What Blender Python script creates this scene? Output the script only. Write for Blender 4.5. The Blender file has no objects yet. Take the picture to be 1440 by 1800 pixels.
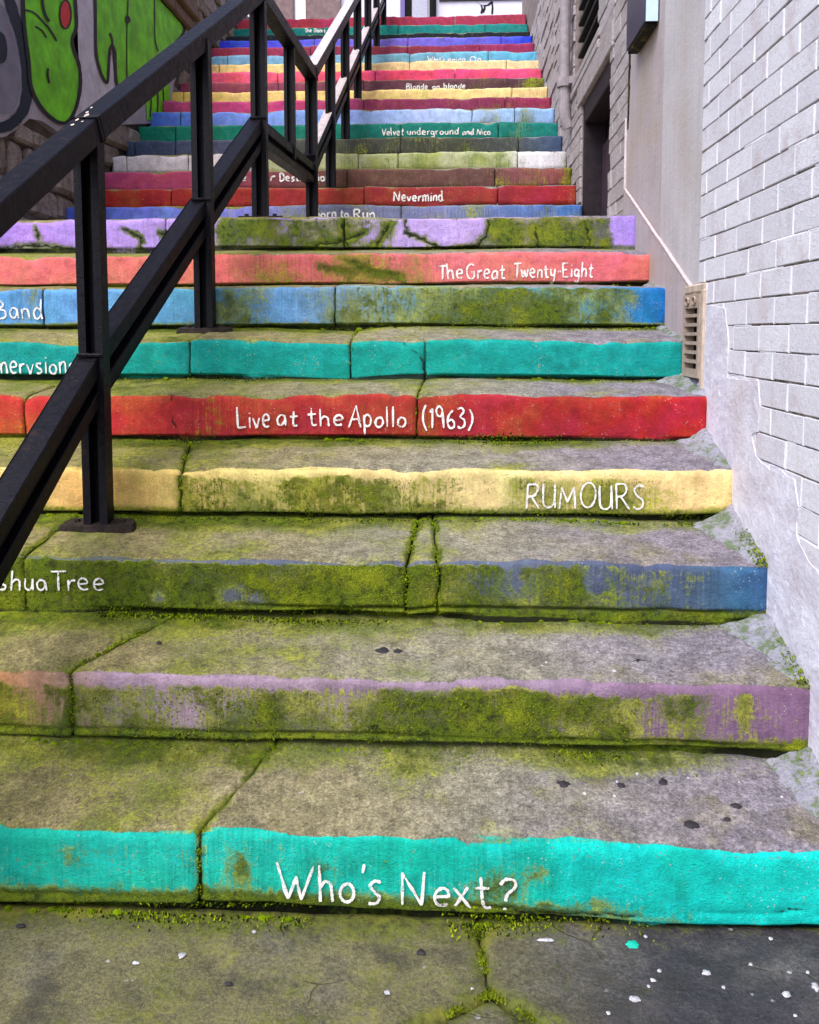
import bpy, bmesh, math, random
from mathutils import Vector, Matrix, noise
R = math.radians
S = bpy.context.scene
COL = S.collection
EYE = 1.262                                   # eye height over the pavement

# ------------------------------------------------------------------ camera, sky, sun, exposure
YAW, PITCH, FPX = R(2.84), R(4.5), 1550.0
cam = bpy.data.cameras.new('camera')
cam.sensor_fit = 'HORIZONTAL'; cam.sensor_width = 36.0
cam.lens = FPX / 1440 * 36
cam.shift_y = -(900 - 707) / 1440
cam.clip_start = 0.05; cam.clip_end = 500
co = bpy.data.objects.new('camera', cam); COL.objects.link(co)
co.location = (0, 0, EYE); co.rotation_euler = (math.pi / 2 - PITCH, 0, YAW)
S.camera = co

SUN_EL, SUN_AZ = R(54), R(207)                # azimuth clockwise from +Y: behind and left of the viewer
w = bpy.data.worlds.new('World'); S.world = w; w.use_nodes = True
nt = w.node_tree; nt.nodes.clear()
sky = nt.nodes.new('ShaderNodeTexSky'); sky.sky_type = 'NISHITA'; sky.sun_disc = False
sky.sun_elevation = SUN_EL; sky.sun_rotation = SUN_AZ
sky.air_density = 1.0; sky.dust_density = 2.0; sky.ozone_density = 1.0
bg = nt.nodes.new('ShaderNodeBackground'); bg.inputs[1].default_value = 0.12
wo = nt.nodes.new('ShaderNodeOutputWorld')
nt.links.new(sky.outputs[0], bg.inputs[0]); nt.links.new(bg.outputs[0], wo.inputs[0])
sl = bpy.data.lights.new('sun', 'SUN'); sl.energy = 1.5; sl.angle = R(45); sl.color = (1, .965, .92)
so = bpy.data.objects.new('sun', sl); COL.objects.link(so)
sd = Vector((math.sin(SUN_AZ) * math.cos(SUN_EL), math.cos(SUN_AZ) * math.cos(SUN_EL), math.sin(SUN_EL)))
so.rotation_euler = sd.to_track_quat('Z', 'Y').to_euler(); so.location = (0, -5, 12)
S.view_settings.view_transform = 'Standard'; S.view_settings.look = 'None'
S.view_settings.exposure = 1.42; S.view_settings.gamma = 1

# ------------------------------------------------------------------ survey helpers
_fw = Vector((-math.sin(YAW) * math.cos(PITCH), math.cos(YAW) * math.cos(PITCH), -math.sin(PITCH)))
_rt = Vector((math.cos(YAW), math.sin(YAW), 0)); _up = _rt.cross(_fw)
def ray(px, py): return _fw + _rt * ((px - 719.87) / FPX) - _up * ((py - 706.99) / FPX)
def atY(px, py, Y): r = ray(px, py); r = r * (Y / r.y); r.z += EYE; return r
def atX(px, py, X): r = ray(px, py); r = r * (X / r.x); r.z += EYE; return r
def atZ(px, py, Z): r = ray(px, py); r = r * ((Z - EYE) / r.z); r.z += EYE; return r
def lin(c):
    return tuple(((v / 255) / 12.92 if v <= 10 else ((v / 255 + .055) / 1.055) ** 2.4) for v in c)
def fn(x, y=0., z=0.): return noise.noise((x, y, z))
def fb(x, y=0., z=0., o=3): return noise.fractal((x, y, z), 1.0, 2.0, o)
def sm(a, b, v):
    t = min(1, max(0, (v - a) / (b - a))); return t * t * (3 - 2 * t)
def mix(a, b, t): return tuple(p + (q - p) * t for p, q in zip(a, b))
def ramp(stops, x):
    if x <= stops[0][0]: return stops[0][1]
    for (a, u), (b, v) in zip(stops, stops[1:]):
        if x <= b:
            t = (x - a) / (b - a)
            return mix(u, v, t) if isinstance(u, tuple) else u + (v - u) * t
    return stops[-1][1]

def thing(name, label, cat, loc=(0, 0, 0), group=None):
    o = bpy.data.objects.new(name, None); COL.objects.link(o); o.location = loc
    o.empty_display_size = .1
    tag(o, label, cat, group); return o
def tag(o, label, cat, group=None):
    o['label'] = label; o['category'] = cat
    if group: o['group'] = group
    return o
def link(name, me, mat=None, parent=None, kind=None):
    o = bpy.data.objects.new(name, me); COL.objects.link(o)
    if mat and not me.materials: me.materials.append(mat)
    if parent:
        o.parent = parent; o.matrix_parent_inverse = Matrix.Translation(-Vector(parent.location))
    if kind: o['kind'] = kind
    return o
def mesh(name, vs, fs, smooth=False):
    me = bpy.data.meshes.new(name); me.from_pydata([tuple(v) for v in vs], [], fs); me.validate(); me.update()
    if smooth: me.polygons.foreach_set('use_smooth', [True] * len(me.polygons))
    return me
def bmobj(name, bm, mat, parent=None, kind=None, smooth=False):
    bmesh.ops.recalc_face_normals(bm, faces=bm.faces)
    me = bpy.data.meshes.new(name); bm.to_mesh(me); bm.free()
    if smooth: me.polygons.foreach_set('use_smooth', [True] * len(me.polygons))
    return link(name, me, mat, parent, kind)
def add_box(bm, a, b, bev=0.0):
    vs = [bm.verts.new((x, y, z)) for x in (a[0], b[0]) for y in (a[1], b[1]) for z in (a[2], b[2])]
    fs = [bm.faces.new([vs[i] for i in q]) for q in ((0, 1, 3, 2), (4, 6, 7, 5), (0, 4, 5, 1), (2, 3, 7, 6), (0, 2, 6, 4), (1, 5, 7, 3))]
    if bev:
        es = {e for f in fs for e in f.edges}
        bmesh.ops.bevel(bm, geom=list(es), offset=bev, segments=1, affect='EDGES')
def box(name, a, b, mat, parent=None, bev=0.0, kind=None):
    bm = bmesh.new(); add_box(bm, a, b, bev); return bmobj(name, bm, mat, parent, kind)
def sweep(bm, prof, A, B, up=Vector((0, 0, 1))):
    """extrude closed 2-D profile (side, up) from A to B"""
    A = Vector(A); B = Vector(B); d = (B - A).normalized()
    s = d.cross(up).normalized(); u = s.cross(d)
    ra = [bm.verts.new(A + s * p + u * q) for p, q in prof]
    rb = [bm.verts.new(B + s * p + u * q) for p, q in prof]
    n = len(prof)
    for i in range(n): bm.faces.new((ra[i], ra[(i + 1) % n], rb[(i + 1) % n], rb[i]))
    bm.faces.new(ra); bm.faces.new(list(reversed(rb)))
def tube(bm, pts, r, n=12):
    rings = []
    for k, p in enumerate(pts):
        p = Vector(p); d = (Vector(pts[min(k + 1, len(pts) - 1)]) - Vector(pts[max(k - 1, 0)])).normalized()
        a = d.orthogonal().normalized() if abs(d.x) > .9 else d.cross(Vector((1, 0, 0))).normalized(); b = d.cross(a)
        rings.append([bm.verts.new(p + (a * math.cos(2 * math.pi * i / n) + b * math.sin(2 * math.pi * i / n)) * r) for i in range(n)])
    for q, s in zip(rings, rings[1:]):
        for i in range(n): bm.faces.new((q[i], q[(i + 1) % n], s[(i + 1) % n], s[i]))
    bm.faces.new(rings[0]); bm.faces.new(list(reversed(rings[-1])))

# ------------------------------------------------------------------ materials
class NT:
    def __init__(s, name):
        s.m = bpy.data.materials.new(name); s.m.use_nodes = True; s.t = s.m.node_tree
        s.b = s.t.nodes['Principled BSDF']; s.out = s.t.nodes['Material Output']
        s.co = s.n('ShaderNodeNewGeometry').outputs['Position']
    def n(s, ty, **k):
        o = s.t.nodes.new(ty)
        for a, v in k.items(): setattr(o, a, v)
        return o
    def set(s, sock, v):
        if isinstance(v, bpy.types.NodeSocket): s.t.links.new(v, sock)
        elif isinstance(v, tuple) and sock.type == 'RGBA': sock.default_value = (*v[:3], 1)
        else: sock.default_value = v
    def noise(s, sc, det=4, rough=.6, co=None, dist=0):
        o = s.n('ShaderNodeTexNoise'); s.set(o.inputs['Vector'], co or s.co)
        for k, v in (('Scale', sc), ('Detail', det), ('Roughness', rough), ('Distortion', dist)): s.set(o.inputs[k], v)
        return o.outputs['Fac']
    def vor(s, sc, co=None, feat='F1', out='Distance'):
        o = s.n('ShaderNodeTexVoronoi', feature=feat); s.set(o.inputs['Vector'], co or s.co); s.set(o.inputs['Scale'], sc)
        return o.outputs[out]
    def scale(s, v, co=None):
        o = s.n('ShaderNodeVectorMath', operation='MULTIPLY'); s.set(o.inputs[0], co or s.co); o.inputs[1].default_value = v
        return o.outputs[0]
    def ma(s, op, a, b=0., c=0., clamp=False):
        o = s.n('ShaderNodeMath', operation=op, use_clamp=clamp)
        s.set(o.inputs[0], a); s.set(o.inputs[1], b); s.set(o.inputs[2], c); return o.outputs[0]
    def step(s, v, a, b, lo=0., hi=1.):
        o = s.n('ShaderNodeMapRange', interpolation_type='SMOOTHSTEP'); s.set(o.inputs[0], v)
        for k, x in zip((1, 2, 3, 4), (a, b, lo, hi)): s.set(o.inputs[k], x)
        return o.outputs[0]
    def mix(s, f, a, b, mode='MIX'):
        o = s.n('ShaderNodeMix', data_type='RGBA', blend_type=mode)
        s.set(o.inputs[0], f); s.set(o.inputs[6], a); s.set(o.inputs[7], b); return o.outputs[2]
    def attr(s, name, out='Fac'):
        o = s.n('ShaderNodeAttribute', attribute_name=name); return o.outputs[out]
    def bump(s, h, dist, st=1.0, nrm=None):
        o = s.n('ShaderNodeBump'); s.set(o.inputs['Height'], h); o.inputs['Distance'].default_value = dist; o.inputs['Strength'].default_value = st
        if nrm: s.set(o.inputs['Normal'], nrm)
        return o.outputs[0]
    def done(s, col, rough=.8, nrm=None, metal=0., spec=.3):
        s.set(s.b.inputs['Base Color'], col); s.set(s.b.inputs['Roughness'], rough); s.set(s.b.inputs['Metallic'], metal)
        s.set(s.b.inputs['Specular IOR Level'], spec)
        if nrm: s.set(s.b.inputs['Normal'], nrm)
        return s.m

MOSS_D, MOSS_M, MOSS_Y = (.008, .017, .0006), (.125, .190, .0016), (.33, .37, .006)
def step_material():
    g = NT('painted_mossy_stone')
    pc = g.attr('paintcol', 'Color'); pm = g.attr('pm'); mo = g.attr('moss'); dk = g.attr('dark'); sc = g.attr('stonecol', 'Color')
    n_l = g.noise(5, 5); n_m = g.noise(17, 6, .65); n_f = g.noise(70, 5, .7); n_g = g.noise(280, 4, .8)
    n_c = g.noise(135, 5, .8)
    strk = g.noise(1.0, 6, .7, g.scale((120, 20, 6)))
    # stone
    v = g.ma('ADD', g.step(n_m, .3, .72, .62, 1.22), g.ma('MULTIPLY', g.ma('SUBTRACT', n_g, .5), 1.3))
    v = g.ma('MULTIPLY', v, g.step(n_f, .3, .7, .66, 1.28))
    v = g.ma('MULTIPLY', v, g.step(n_c, .32, .68, .58, 1.36))
    stone = g.mix(1.0, sc, v, 'MULTIPLY')
    stone = g.mix(g.step(n_l, .5, .68, 0, .55), stone, g.mix(1., (.27, .235, .085), v, 'MULTIPLY'))
    pit = g.step(g.vor(60), .0, .22, 1, 0); pit = g.ma('MULTIPLY', pit, g.step(n_f, .52, .62))
    stone = g.mix(g.ma('MULTIPLY', pit, .6), stone, (.03, .028, .02))
    # white specks (paint drips, droppings)
    vs = g.vor(23); spk = g.step(g.ma('ADD', vs, g.ma('MULTIPLY', g.ma('SUBTRACT', n_f, .5), .25)), .05, .085, 1, 0)
    spk = g.ma('MULTIPLY', spk, g.step(g.noise(2.1, 2), .47, .60))
    stone = g.mix(g.ma('MULTIPLY', spk, .75), stone, (.62, .6, .6))
    # paint
    pv = g.ma('ADD', g.step(n_m, .25, .75, .74, 1.18), g.ma('MULTIPLY', g.ma('SUBTRACT', n_f, .5), .62))
    pv = g.ma('MULTIPLY', pv, g.step(strk, .3, .7, g.step(mo, .0, .3, .96, .70), g.step(mo, .0, .3, 1.04, 1.12)))
    pv = g.ma('ADD', pv, g.ma('ADD', g.ma('MULTIPLY', g.ma('SUBTRACT', n_g, .5), .34), g.ma('MULTIPLY', g.ma('SUBTRACT', n_c, .5), .55)))
    paint = g.mix(1., pc, pv, 'MULTIPLY')
    hsv = g.n('ShaderNodeHueSaturation'); g.set(hsv.inputs['Hue'], g.step(n_l, .3, .7, .488, .512)); g.set(hsv.inputs['Color'], paint); paint = hsv.outputs[0]
    gr = g.ma('MULTIPLY', g.step(g.ma('ADD', g.noise(7, 6, .75), g.ma('MULTIPLY', g.ma('SUBTRACT', n_f, .5), .5)), .5, .74), .5)
    paint = g.mix(gr, paint, g.mix(1., paint, (.34, .33, .22), 'MULTIPLY'))
    sp2 = g.ma('MULTIPLY', g.step(g.vor(85), .10, .2, 1, 0), g.step(g.noise(13, 3), .55, .64))
    paint = g.mix(g.ma('MULTIPLY', sp2, .55), paint, (.62, .60, .58))
    mk = g.ma('ADD', pm, g.ma('ADD', g.ma('MULTIPLY', g.ma('SUBTRACT', n_f, .5), .55), g.ma('MULTIPLY', g.ma('SUBTRACT', n_m, .5), .35)))
    pmask = g.step(mk, .46, .56)
    chip = g.ma('MULTIPLY', g.step(g.noise(110, 5, .75), .58, .64), g.step(n_m, .50, .60))
    pmask = g.ma('MULTIPLY', pmask, g.ma('SUBTRACT', 1., g.ma('MULTIPLY', chip, .85)))
    col = g.mix(pmask, stone, paint)
    # algae film
    fl = g.ma('ADD', mo, g.ma('ADD', g.ma('MULTIPLY', g.ma('SUBTRACT', n_l, .5), .9), g.ma('ADD', g.ma('MULTIPLY', g.ma('SUBTRACT', n_f, .5), .85), g.ma('MULTIPLY', g.ma('SUBTRACT', strk, .5), g.step(pm, .3, .7, .0, 1.0)))))
    film = g.ma('MULTIPLY', g.step(fl, .24, .58), g.step(pm, .3, .7, .66, .80))
    fcol = g.mix(g.step(g.noise(6, 5, .7), .36, .64), (.105, .160, .002), (.31, .335, .007))
    fcol = g.mix(1., fcol, g.step(n_c, .3, .7, .62, 1.32), 'MULTIPLY')
    fcol = g.mix(1., fcol, g.step(g.ma('ADD', n_f, g.ma('MULTIPLY', g.ma('SUBTRACT', n_g, .5), .7)), .25, .75, .5, 1.45), 'MULTIPLY')
    col = g.mix(film, col, fcol)
    # moss
    ms = g.ma('ADD', mo, g.ma('ADD', g.ma('MULTIPLY', g.ma('SUBTRACT', n_m, .5), 1.15), g.ma('ADD', g.ma('MULTIPLY', g.ma('SUBTRACT', n_f, .5), .8), g.ma('MULTIPLY', g.ma('SUBTRACT', strk, .5), .45))))
    ms = g.ma('ADD', ms, g.ma('MULTIPLY', g.ma('SUBTRACT', n_g, .5), .35))
    mmask = g.ma('MULTIPLY', g.step(ms, .54, .84), .92)
    mv = g.noise(42, 6, .75)
    mcol = g.mix(g.step(mv, .34, .56), MOSS_D, MOSS_M)
    mcol = g.mix(g.step(g.ma('ADD', g.noise(9, 4), g.ma('MULTIPLY', g.ma('SUBTRACT', n_g, .5), .6)), .46, .72, 0, .75), mcol, MOSS_Y)
    mcol = g.mix(1., mcol, g.step(n_g, .25, .75, .55, 1.4), 'MULTIPLY')
    col = g.mix(mmask, col, mcol)
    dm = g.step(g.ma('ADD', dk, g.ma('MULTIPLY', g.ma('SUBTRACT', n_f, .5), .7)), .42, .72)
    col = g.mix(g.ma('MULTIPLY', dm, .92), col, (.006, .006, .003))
    h = g.ma('ADD', g.ma('MULTIPLY', n_f, .5), g.ma('ADD', g.ma('MULTIPLY', n_c, .45), g.ma('MULTIPLY', n_g, .35)))
    h = g.ma('ADD', h, g.ma('MULTIPLY', mmask, g.ma('MULTIPLY', g.noise(210, 4, .8), 1.2)))
    h = g.ma('ADD', h, g.ma('MULTIPLY', pmask, .12))
    h = g.ma('SUBTRACT', h, g.ma('MULTIPLY', pit, .5))
    nrm = g.bump(h, .009, 1.)
    return g.done(col, g.ma('SUBTRACT', .92, g.ma('MULTIPLY', pmask, .25)), nrm, spec=.25)
M_STEP = step_material()

def plaster(name, col, var=.12, sc=6., bump=.002, tint=None, streak=0.):
    g = NT(name)
    n1 = g.noise(sc, 5); n2 = g.noise(sc * 9, 5, .7); n3 = g.noise(260, 3)
    v = g.ma('ADD', g.step(n1, .3, .7, 1 - var, 1 + var), g.ma('MULTIPLY', g.ma('SUBTRACT', n2, .5), var * 1.6))
    v = g.ma('ADD', v, g.ma('MULTIPLY', g.ma('SUBTRACT', n3, .5), .14))
    if streak: v = g.ma('ADD', v, g.ma('MULTIPLY', g.ma('SUBTRACT', g.noise(1., 5, .6, g.scale((30, 30, 1.6))), .5), streak))
    c = g.mix(1., col, v, 'MULTIPLY')
    if tint: c = g.mix(g.step(g.noise(sc * .5, 4), .5, .72, 0, .8), c, tint)
    h = g.ma('ADD', g.ma('MULTIPLY', n2, 1.), g.ma('MULTIPLY', n3, .3))
    return g.done(c, .85, g.bump(h, bump, .8))
def simple(name, col, rough=.7, var=.15, sc=30., bump=.001, metal=0., spec=.3):
    g = NT(name); n = g.noise(sc, 5, .65)
    c = g.mix(1., col, g.step(n, .25, .75, 1 - var, 1 + var), 'MULTIPLY')
    return g.done(c, rough, g.bump(g.noise(sc * 4, 4), bump, .7), metal, spec)

def brick_mat():
    g = NT('painted_brick'); oi = g.n('ShaderNodeObjectInfo').outputs['Random']; n = g.noise(9, 5); n2 = g.noise(70, 5, .75); n3 = g.noise(280, 3)
    c = g.mix(oi, lin((214, 209, 218)), lin((228, 224, 231))); c = g.mix(g.step(n, .5, .7, 0, .7), c, lin((203, 190, 194)))
    c = g.mix(1., c, g.ma('ADD', g.step(n2, .25, .75, .90, 1.06), g.ma('MULTIPLY', g.ma('SUBTRACT', n3, .5), .16)), 'MULTIPLY')
    c = g.mix(g.ma('MULTIPLY', g.step(g.noise(1., 5, .7, g.scale((40, 40, 3))), .58, .72), .22), c, lin((150, 138, 128)))
    c = g.mix(g.ma('MULTIPLY', g.step(g.noise(45, 4, .8), .70, .74), .7), c, lin((140, 118, 104)))
    return g.done(c, .8, g.bump(g.ma('ADD', g.ma('MULTIPLY', n2, 1.), g.ma('ADD', g.ma('MULTIPLY', n, 1.2), g.ma('MULTIPLY', n3, .3))), .004, .9))
M_BRICK = brick_mat()
M_MORTW = plaster('white_mortar', lin((246, 244, 250)), .05, 20, .002)
def bedmat():
    g = NT('dirty_bed_joint'); n = g.noise(7, 5, .7, g.scale((1, 1, .3))); n2 = g.noise(60, 4)
    c = g.mix(g.step(g.ma('ADD', n, g.ma('MULTIPLY', g.ma('SUBTRACT', n2, .5), .5)), .38, .66), lin((158, 146, 136)), lin((70, 57, 42)))
    return g.done(c, .95, g.bump(n2, .004))
M_BED = bedmat()
M_REND = plaster('grey_render', lin((190, 183, 186)), .08, 5, .004, lin((176, 164, 158)), .34)
M_REND2 = plaster('pinkish_render', lin((178, 164, 166)), .09, 5, .004, lin((166, 150, 134)), .38)
def patch_mat():
    g = NT('trowelled_patch'); n = g.noise(7, 6, .7, g.scale((1, .7, 1.3)), .3); n2 = g.noise(60, 5, .75); n3 = g.noise(22, 5, .7)
    c = g.mix(g.step(n, .38, .62), lin((204, 197, 208)), lin((222, 218, 230)))
    c = g.mix(g.step(n3, .56, .66, 0, .7), c, lin((240, 240, 248)))
    c = g.mix(g.step(g.noise(4, 4), .55, .7, 0, .6), c, lin((204, 192, 194)))
    c = g.mix(1., c, g.step(n2, .25, .75, .88, 1.08), 'MULTIPLY')
    return g.done(c, .85, g.bump(g.ma('ADD', g.ma('MULTIPLY', n, 2.), g.ma('ADD', n3, g.ma('MULTIPLY', n2, .4))), .0045, .9))
M_PATCH = patch_mat()
def mortar_mat():
    g = NT('mossy_mortar'); n = g.noise(16, 6, .7); n2 = g.noise(90, 5, .7)
    c = g.mix(1., lin((160, 158, 172)), g.step(n2, .25, .75, .55, 1.25), 'MULTIPLY')
    c = g.mix(g.ma('MULTIPLY', g.step(g.ma('ADD', n, g.ma('MULTIPLY', g.ma('SUBTRACT', n2, .5), .9)), .44, .6), .85), c, g.mix(n2, (.02, .04, .004), (.16, .24, .06)))
    return g.done(c, .9, g.bump(g.ma('ADD', n2, n), .012, .9))
M_MORT = mortar_mat()
def letter_mat():
    g = NT('white_lettering_paint'); n = g.noise(48, 5, .75); n2 = g.noise(240, 3, .7)
    c = g.mix(1., lin((232, 228, 226)), g.step(n, .25, .75, .74, 1.08), 'MULTIPLY')
    a = g.step(g.ma('ADD', n, g.ma('MULTIPLY', g.ma('SUBTRACT', n2, .5), 1.1)), .30, .44)
    g.set(g.b.inputs['Alpha'], a); return g.done(c, .85, g.bump(n2, .001))
M_LETTER = letter_mat()
def steel():
    g = NT('black_painted_steel'); n = g.noise(35, 6, .7); n2 = g.noise(9, 4)
    c = g.mix(g.step(n, .3, .7), (.0025, .002, .004), (.007, .0055, .010))
    c = g.mix(g.step(g.ma('ADD', n2, g.ma('MULTIPLY', g.ma('SUBTRACT', n, .5), .8)), .66, .78, 0, .6), c, (.035, .016, .009))
    sc1 = g.ma('MULTIPLY', g.step(g.noise(95, 5, .8), .66, .70), g.step(g.noise(6, 3), .52, .62))
    c = g.mix(g.ma('MULTIPLY', sc1, .75), c, (.20, .175, .165))
    c = g.mix(g.ma('MULTIPLY', g.step(g.noise(28, 5, .8), .62, .70), .7), c, (.05, .020, .010))
    return g.done(c, g.step(n, .2, .8, .30, .6), g.bump(g.ma('ADD', n, g.noise(150, 3)), .002, .8), 0, .15)
M_STEEL = steel()
M_CHIP = simple('bare_chipped_paint', lin((205, 185, 175)), .8, .3, 80)
def rubble():
    g = NT('rubble_stone'); oi = g.n('ShaderNodeObjectInfo').outputs['Random']
    n = g.noise(12, 6, .7); n2 = g.noise(80, 5, .7)
    c = g.mix(oi, lin((138, 120, 112)), lin((170, 154, 150)))
    c = g.mix(g.step(n, .42, .7, 0, .75), c, lin((92, 72, 64)))
    c = g.mix(1., c, g.step(n2, .25, .75, .6, 1.3), 'MULTIPLY')
    c = g.mix(g.step(g.noise(4, 4), .56, .7, 0, .5), c, lin((95, 98, 60)))
    return g.done(c, .9, g.bump(g.ma('ADD', n, n2), .014, .9))
M_RUB = rubble()
M_RUBJ = plaster('rubble_mortar', lin((105, 95, 92)), .3, 12, .01)
def stonebrick():
    g = NT('weathered_stone'); oi = g.n('ShaderNodeObjectInfo').outputs['Random']
    n = g.noise(14, 6, .7, g.scale((1, .5, 1))); n2 = g.noise(90, 4, .7)
    c = g.mix(oi, lin((166, 156, 158)), lin((184, 175, 179)))
    c = g.mix(g.step(n, .45, .7, 0, .6), c, lin((140, 124, 112)))
    c = g.mix(1., c, g.step(n2, .25, .75, .75, 1.2), 'MULTIPLY')
    return g.done(c, .9, g.bump(g.ma('ADD', n, n2), .008, .9))
M_STONE = stonebrick()
M_STONEJ = plaster('stone_joint', lin((136, 124, 122)), .25, 14, .006)
M_TIMBER = simple('dark_timber', lin((36, 26, 34)), .7, .35, 18, .003)
M_TIMB2 = simple('purple_board', lin((62, 46, 58)), .7, .3, 14, .003)
M_BLACK = simple('black_void', lin((9, 8, 9)), .9, .3)
M_SLATE = simple('dark_louvre', lin((26, 25, 28)), .6, .3, 25)
M_PIPE = simple('grey_pipe_paint', lin((150, 140, 146)), .7, .2, 20)
M_SIGN = simple('dark_sign_case', lin((40, 44, 62)), .35, .2, 20)
M_SIGNL = simple('pale_sign_edge', lin((190, 212, 235)), .4, .08, 20)
M_SIGNU = plaster('sign_grime_and_gap_shade', lin((34, 30, 14)), .7, 30, .01, lin((120, 105, 40)))
M_TERRA = simple('terracotta_air_brick', lin((166, 146, 132)), .85, .25, 50, .004)
M_COPE = simple('brown_coping', lin((112, 92, 84)), .85, .3, 14, .006)
M_GRND = plaster('ground_asphalt', (.06, .06, .058), .3, 8, .006)

# ------------------------------------------------------------------ stair survey
TY = [1.8, 2.1, 2.4, 2.72, 3.02, 3.33, 3.64, 3.95, 4.26] + [6.2 + .3 * k for k in range(18)]
TT = [-1.083, -.8485, -.629, -.424, -.2145, -.032, .186, .3525, .5495,
      .886, 1.059, 1.239, 1.422, 1.602, 1.791, 1.979, 2.151, 2.318, 2.487, 2.672, 2.841, 3.02, 3.199, 3.377, 3.526, 3.719, 3.93]
TB = [-1.262, -1.029, -.7984, -.5806, -.372, -.178, .016, .207, .394, .726]
for k in range(10, 27): TB.append(TT[k - 1] + .028)
TT = [t + EYE for t in TT]; TB = [t + EYE for t in TB]
XL, XR = -2.75, .872
def depth(i):
    if i == 8: return .36, TT[8] + .033
    if i == 26: return .4, TT[26] + .01
    return TY[i + 1] - TY[i], TB[i + 1]

def surf(i, x, v, dx=0.):
    """point on step i at X = x, profile distance v (<0 on the tread, >0 down the riser)"""
    far = i > 8
    D, zb = depth(i); h = TT[i] - TB[i]; sl = (zb - TT[i]) / D
    r = .020 + .010 * fn(x * 2.3, i * 7.1) + .016 * max(0, fn(x * 7, i * 3.7, 1.)) + .006 * fn(x * 21, i * 2.)
    if far: r = .018
    s = i * 13.7
    a = 1.25 if far else 1.
    chp = max(0, fn(x * 5.5, i * 9.3) - .12) * .035 + max(0, fn(x * 16, i * 4.1) - .2) * .022
    ew = math.exp(-(v / .028) ** 2) * chp * (1.1 if far else 1.)
    dr = a * (.012 * fn(x * 1.5, s) + .0045 * fn(x * 5, v * 5, s) + .0022 * fn(x * 19, v * 19, s) + .0016 * fn(x * 47, v * 47, s)) - ew * .7
    dt = a * (.013 * fn(x * 1.6, s + 5) + .0045 * fn(x * 4, v * 4, s + 5) + .0024 * fn(x * 17, v * 17, s + 5) + .0016 * fn(x * 45, v * 45, s + 5)) - ew
    tread = lambda q: Vector((x, TY[i] + q, TT[i] + sl * q + dt))
    riser = lambda q: Vector((x, TY[i] - dr, TT[i] - q))
    if v <= -r: p = tread(-v)
    elif v >= r:
        p = riser(v)
        u = (.075 if i in (1, 2, 3) else .055) * max(0, fn(x * 1.9, s + 2) + .45 + .3 * fn(x * 11, s))
        if far: u *= .5
        gz = h - (.024 if i in (1, 2) else .019) - .008 * fn(x * 2.7, s)
        p.y += u * sm(gz, gz + .008, v)
        if i < 3:
            k_ = max(0, fn(x * 1.4, s + 9) + .12 + .35 * fn(x * 6, s)); v0 = h - .036 + .009 * fn(x * 2.3, s) + .005 * fn(x * 9, s)
            p.y += .022 * k_ * math.exp(-((v - v0) / .0045) ** 2) - .006 * k_ * sm(v0, v0 + .008, v)
    else:
        t = (v + r) / (2 * r); A, C = tread(r), riser(r); B = Vector((x, (TY[i] - dr), TT[i] + dt))
        p = A * (1 - t) ** 2 + B * (2 * t * (1 - t)) + C * t ** 2
    return p

T = {}
def px2x(i, px, up=False):
    return atY(px, (0, 0)[0] or PYM[i], TY[i]).x
_vw = lambda P: None
def mid_py(i):
    # picture row of the riser middle, only used to turn measured columns into metres along the step
    d = Vector((0, TY[i], (TT[i] + TB[i]) / 2 - EYE)); return 706.99 - FPX * d.dot(_up) / d.dot(_fw)
PYM = [mid_py(i) for i in range(27)]

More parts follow.
